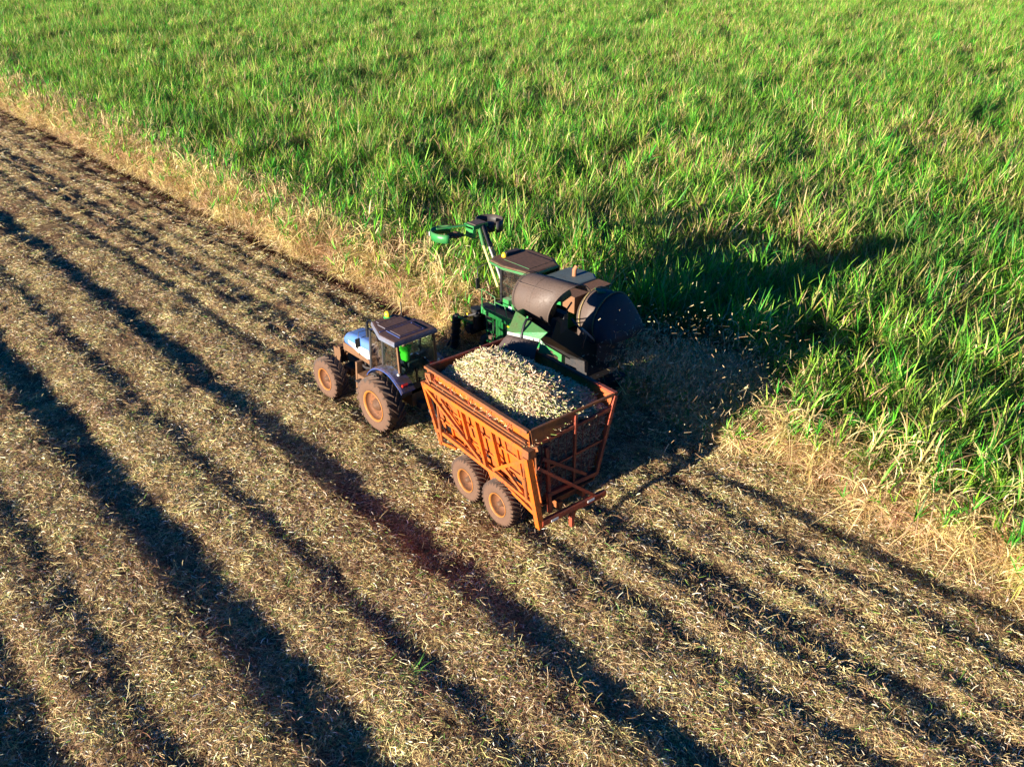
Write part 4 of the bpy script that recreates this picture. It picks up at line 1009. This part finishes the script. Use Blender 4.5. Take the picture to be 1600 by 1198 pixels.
# wheels of the harvester
for x, r_, w_ in ((-1.9, .85, .55), (1.35, .52, .42)):
    for s in (1, -1):
        make_wheel(r_, w_, r_*.5, harv, (x, s*(.98 if r_ > .6 else .8), r_-.03), 18, 'tractor', s, rim='rim_dark', lip='rim_dark')
hb(MB().span(-4.0, 1.4, HC-.62, HC+.62, .12, .85), 'underbody_sun_block', 'black')  # box added beneath the machine, stretched rearward to block low sun passing under
for i in range(7): hb(MB().span(-2.4+i*.22, -2.30+i*.22, HC+1.12, HC+1.135, 2.1, 2.8), 'louvre', 'dark')
hb(MB().span(-.72, .18, HC+1.162, HC+1.17, 1.78, 1.86), 'stripe', 'yellow')
for i in range(4): hb(MB().span(.74, 1.08, HC+1.20, HC+1.34, .55+i*.42, .59+i*.42), 'ladder_rung', 'green')
for x in (.74, 1.08): hb(MB().tube([(x, HC+1.27, .45), (x, HC+1.27, 2.2)], .018, 6), 'ladder_rail', 'green')
for k, (y_, z_) in enumerate(((HC+.86, 2.9), (HC+.92, 2.75), (HC+.80, 3.02))):
    hb(MB().tube([(-.75, y_, z_), (-1.6, y_+.25, z_-.25), (-2.6, y_+.35, z_-.1), (-3.3, y_+.9, z_+.3), (-3.6, -4.6, 3.9)], .022, 6), 'hydraulic_hose', 'black')
for i in range(9):
    a = R(-50 + i*22)
    hb(MB().lathe([(.022, 0), (.022, .03), (.001, .035)], 6, 'x', (-2.99, bcn[0]+.52*math.cos(a), bcn[1]+.52*math.sin(a))), 'bolt', 'steel')
for xb_ in (-3.02, -3.75):
    hb(MB().tube([(xb_, bcn[0]+.675*math.cos(a), bcn[1]-.06*(xb_+3)+.675*math.sin(a)) for a in np.linspace(R(-60), R(148), 26)], .014, 5), 'hoop', 'hood_brown')
hb(MB().beam((-3.05, bcn[0]+.45, bcn[1]+.50), (-4.5, bcn[0]+.46, bcn[1]+.60), .035, .02), 'seam', 'hood_brown')
hb(MB().tube([(-4.0, -3.9, 3.9), (-4.3, -4.2, 4.3), (-4.2, -4.6, 4.5)], .03, 6).box((-4.15, -4.1, 4.2), (.3, .3, .3)), 'fan_drive', 'dark')
# crop dividers at the front: spiral scrolls and sloping tubes
for s in (1, -1):
    yc = HC + s*1.45
    sc_b = Vector((2.75, yc+.05*s, .15)); sc_t = Vector((2.45, yc+.12*s, 1.55))
    scr = MB().tube([sc_b, sc_t], [.14, .17], 14)
    hel = []
    for k in range(61):
        t = k/60; p = sc_b.lerp(sc_t, t); a = t*5*2*math.pi; hel.append(tuple(p + Vector((math.cos(a), math.sin(a), 0))*(.18+.02*t)))
    scr.tube(hel, .022, 5); scr.tube([sc_t, sc_t+Vector((-.03, 0, .10))], [.10, .09], 12)
    hb(scr, 'crop_divider', 'black')
    hb(MB().tube([(3.1, yc+.1*s, .12), (2.6, yc-.18*s, 1.35), (1.8, yc-.45*s, 1.75)], .05, 8), 'divider_arm', 'dark')
    hb(MB().beam(tuple(sc_t+Vector((-.08, 0, .02))), (1.95, yc-.22*s, 1.35), .06, .07), 'divider_bar', 'green')
    hb(MB().tube([(2.05, yc-.55*s, 1.0), (2.10, yc-.55*s, 1.75)], .16, 12).tube([(2.10, yc-.55*s, 1.7), (2.10, yc-.55*s, 1.82)], .22, 14), 'hydraulic_motor', 'black')
    hb(MB().box((2.3, yc-.3*s, 1.58), (.07, .07, .07)), 'marker', 'yellow')
mb = MB().tube([(2.4, HC-1.1, .9), (2.4, HC+1.1, .9)], .16, 12)
for k in range(10):
    a = k*math.pi/5; mb.box((2.4+.2*math.cos(a), HC, .9+.2*math.sin(a)), (.10, 2.0, .03), (0, -a, 0))
hb(mb, 'knockdown_roller', 'dark')
hb(MB().sheet([(1.5, HC+.9, 2.0), (1.5, HC-.9, 2.0), (2.2, HC-.85, 1.2), (2.2, HC+.85, 1.2)], .04).box((1.75, HC+.55, 1.5), (.7, .35, .8)), 'front_throat', 'black')
# topper arm and topper
ab = Vector((1.45, HC+.28, 2.7)); atp = Vector((3.35, HC-.35, 4.42))
hb(MB().tube([ab+Vector((0, .10, 0)), ab.lerp(atp, .70)+Vector((0, .10, 0))], .055, 8), 'arm_tube', 'yellow_pole')
hb(MB().tube([ab+Vector((0, -.12, .05)), ab.lerp(atp, .72)+Vector((0, -.12, .05))], .05, 8), 'arm_tube', 'steel')
hb(MB().tube([ab+Vector((0, -.24, .03)), atp+Vector((-.1, -.2, .03))], .035, 8).tube([ab.lerp(atp, .6)+Vector((0, -.12, .05)), atp+Vector((-.1, -.1, .0))], .065, 8), 'hydraulic_hose', 'black')
hb(MB().tube([ab.lerp(atp, .66)+Vector((0, .10, 0)), atp], .075, 8), 'arm_tip', 'green')
topp = hb(MB().span(3.20, 3.75, HC-.70, HC+.02, 4.34, 4.48).box((3.45, HC-.05, 4.2), (.42, .14, .42)), 'topper', 'green')
hb(MB().span(3.24, 3.7, HC-.66, HC-.1, 4.48, 4.505), 'topper_cover', 'hood_brown', topp)
# left guard: open curved green band seen from inside, with brown gatherer wheel
gl = MB(); gi = []; 
for k in range(15):
    a = R(100 + k*13.5); gi.append((a, (3.85+.62*math.cos(a)*-1*0, 0)))
arc = [(3.72 + .62*math.sin(a_), HC+.92 + .55*math.cos(a_)) for a_ in np.linspace(R(-60), R(150), 16)]
gl.loft([[(x, y, 4.10) for x, y in arc], [(x, y, 4.42) for x, y in arc]], smooth=True, closed=False, caps=False)
go_ = hb(gl, 'guard', 'green', topp); go_.modifiers.new('shell', 'SOLIDIFY').thickness = .03
hb(MB().beam((3.62, HC+.0, 4.43), (4.05, HC+1.1, 4.43), .10, .05).beam((3.42, HC+.0, 4.12), (3.7, HC+1.15, 4.12), .06, .05), 'guard_arm', 'green', topp)
hb(MB().box((4.22, HC+1.30, 4.26), (.02, .09, .16), (0, 0, .5)), 'sticker', 'white', topp)
hb(MB().box((4.30, HC+1.14, 4.30), (.02, .08, .10), (0, 0, .35)), 'sticker', 'yellow', topp)
g2 = MB()
for k in range(10):
    a = k*math.pi/5; g2.box((3.62+.20*math.cos(a), HC+.55+.20*math.sin(a), 4.18), (.22, .05, .05), (0, 0, a))
g2.lathe([(.001, 4.08), (.15, 4.08), (.15, 4.26), (.08, 4.30), (.001, 4.30)], 14, 'z', (3.62, HC+.55, 0)); hb(g2, 'gathering_wheel', 'box_brown', topp)
arc = [(3.55 + .55*math.sin(a_), HC-1.05 - .55*math.cos(a_)) for a_ in np.linspace(R(-100), R(120), 16)]
g3 = MB().loft([[(x, y, 4.05) for x, y in arc], [(x, y, 4.48) for x, y in arc]], smooth=True, closed=False, caps=False)
o3 = hb(g3, 'guard', 'dark', topp); o3.modifiers.new('shell', 'SOLIDIFY').thickness = .03
hb(MB().lathe([(.001, 4.05), (.20, 4.05), (.20, 4.36), (.001, 4.38)], 20, 'z', (3.4, HC-.95, 0)), 'cutter_drum', 'dark', topp)

# ------------------------------------------------------------------ trash thrown behind the harvester
V, Fc, K = [], [], []; rt = random.Random(17)
for i in range(1300):
    t = rt.random()**.8; d = 5.4*t
    x = -4.4 - d*rt.uniform(.0, 1.0); y = -7.2 - rt.gauss(.3+1.5*t, 1.2+1.1*t); z = 2.2 - 1.7*t*t + rt.gauss(0, .6+.3*t)
    if z < .1 or y > -4.2: continue
    L_ = rt.uniform(.02, .09) if rt.random() < .93 else rt.uniform(.18, .28)
    billet(V, Fc, K, (x, y, z), (rt.gauss(0, 1), rt.gauss(0, 1), rt.gauss(0, 1)), L_, rt.uniform(.004, .012), jit(rt.choice([(.46, .38, .22), (.36, .26, .13), (.55, .46, .3)]), .3, rt))
for i in range(11000):
    d = rt.random()**.75*5.0; t = d/5
    x = -4.2 - d*.85 + rt.gauss(0, .35); y = -7.3 - .45*d + rt.gauss(0, .45+.30*d); z = 2.35*(1-t)**.8 + rt.gauss(0, .30+.15*d)
    if z < .05 or y > -4.4 or x > -3.9: continue
    d_ = Vector((rt.gauss(0, 1), rt.gauss(0, 1), rt.gauss(0, 1))).normalized()*rt.choice([.03, .05, .08, .14])*rt.uniform(.6, 1.2); w_ = d_.orthogonal().normalized()*rt.uniform(.004, .013)
    o_ = len(V); p_ = Vector((x, y, z)); V += [tuple(p_-d_-w_), tuple(p_+d_-w_*.5), tuple(p_+d_+w_*.5), tuple(p_-d_+w_)]
    K += [jit(rt.choice([(.46, .33, .17), (.28, .18, .09), (.55, .42, .24), (.18, .11, .06)]), .3, rt)]*4; Fc.append((o_, o_+1, o_+2, o_+3))
me = bpy.data.meshes.new('flying_chaff'); me.from_pydata(V, [], Fc)
a = me.attributes.new('col', 'FLOAT_COLOR', 'POINT'); a.data.foreach_set('color', np.array([(*c[:3], 1) for c in K], np.float32).ravel())
me.materials.append(M['billet']); fo = bpy.data.objects.new('flying_chaff', me); C.objects.link(fo); tag(fo, 'cane scraps and leaf bits flying out behind the harvester', None, kind='stuff')
# heap of trash blown against the cane behind the harvester
n = 1500; tp_ = []; trr = []; ts = []
for i in range(n):
    x = rng.normal(-5.9, 1.7); y = rng.normal(-9.9, 1.25)
    if y > -8.0 or x > -3.0: continue
    h_ = .75*math.exp(-(((x+5.8)/2.2)**2 + ((y+10.3)/1.6)**2))
    tp_.append((x, y, rng.uniform(.15, 1)*h_+.05)); trr.append((rng.normal(0, .5), rng.normal(0, .5), rng.uniform(0, 6.28))); s_ = rng.uniform(.9, 1.5); ts.append((s_, s_, s_))
scatter('blown_trash', tp_, trr, ts, rng.integers(0, 10, len(tp_)), V_litter, 'loose leaf trash blown into a mound behind the harvester')

# torn, flattened cane leaves around the mound
tp_ = []; trr = []; ts = []
for i in range(800):
    x = rng.uniform(-9.2, -3.4); y = rng.uniform(-12.3, -7.6)
    if not gap(x, y) and not (y > -9.3 and x > -8.6): continue
    tp_.append((x, y, float(ground(x, y)) + rng.uniform(-.15, .25))); trr.append((rng.normal(0, .7), rng.normal(0, .7), rng.uniform(0, 6.28))); s_ = rng.uniform(.22, .5); ts.append((s_*1.6, s_*1.6, s_))
scatter('torn_cane_leaves', tp_, trr, ts, rng.integers(0, 8, len(tp_)), V_dry, 'torn dry leaves lying flat in the shade behind the harvester')
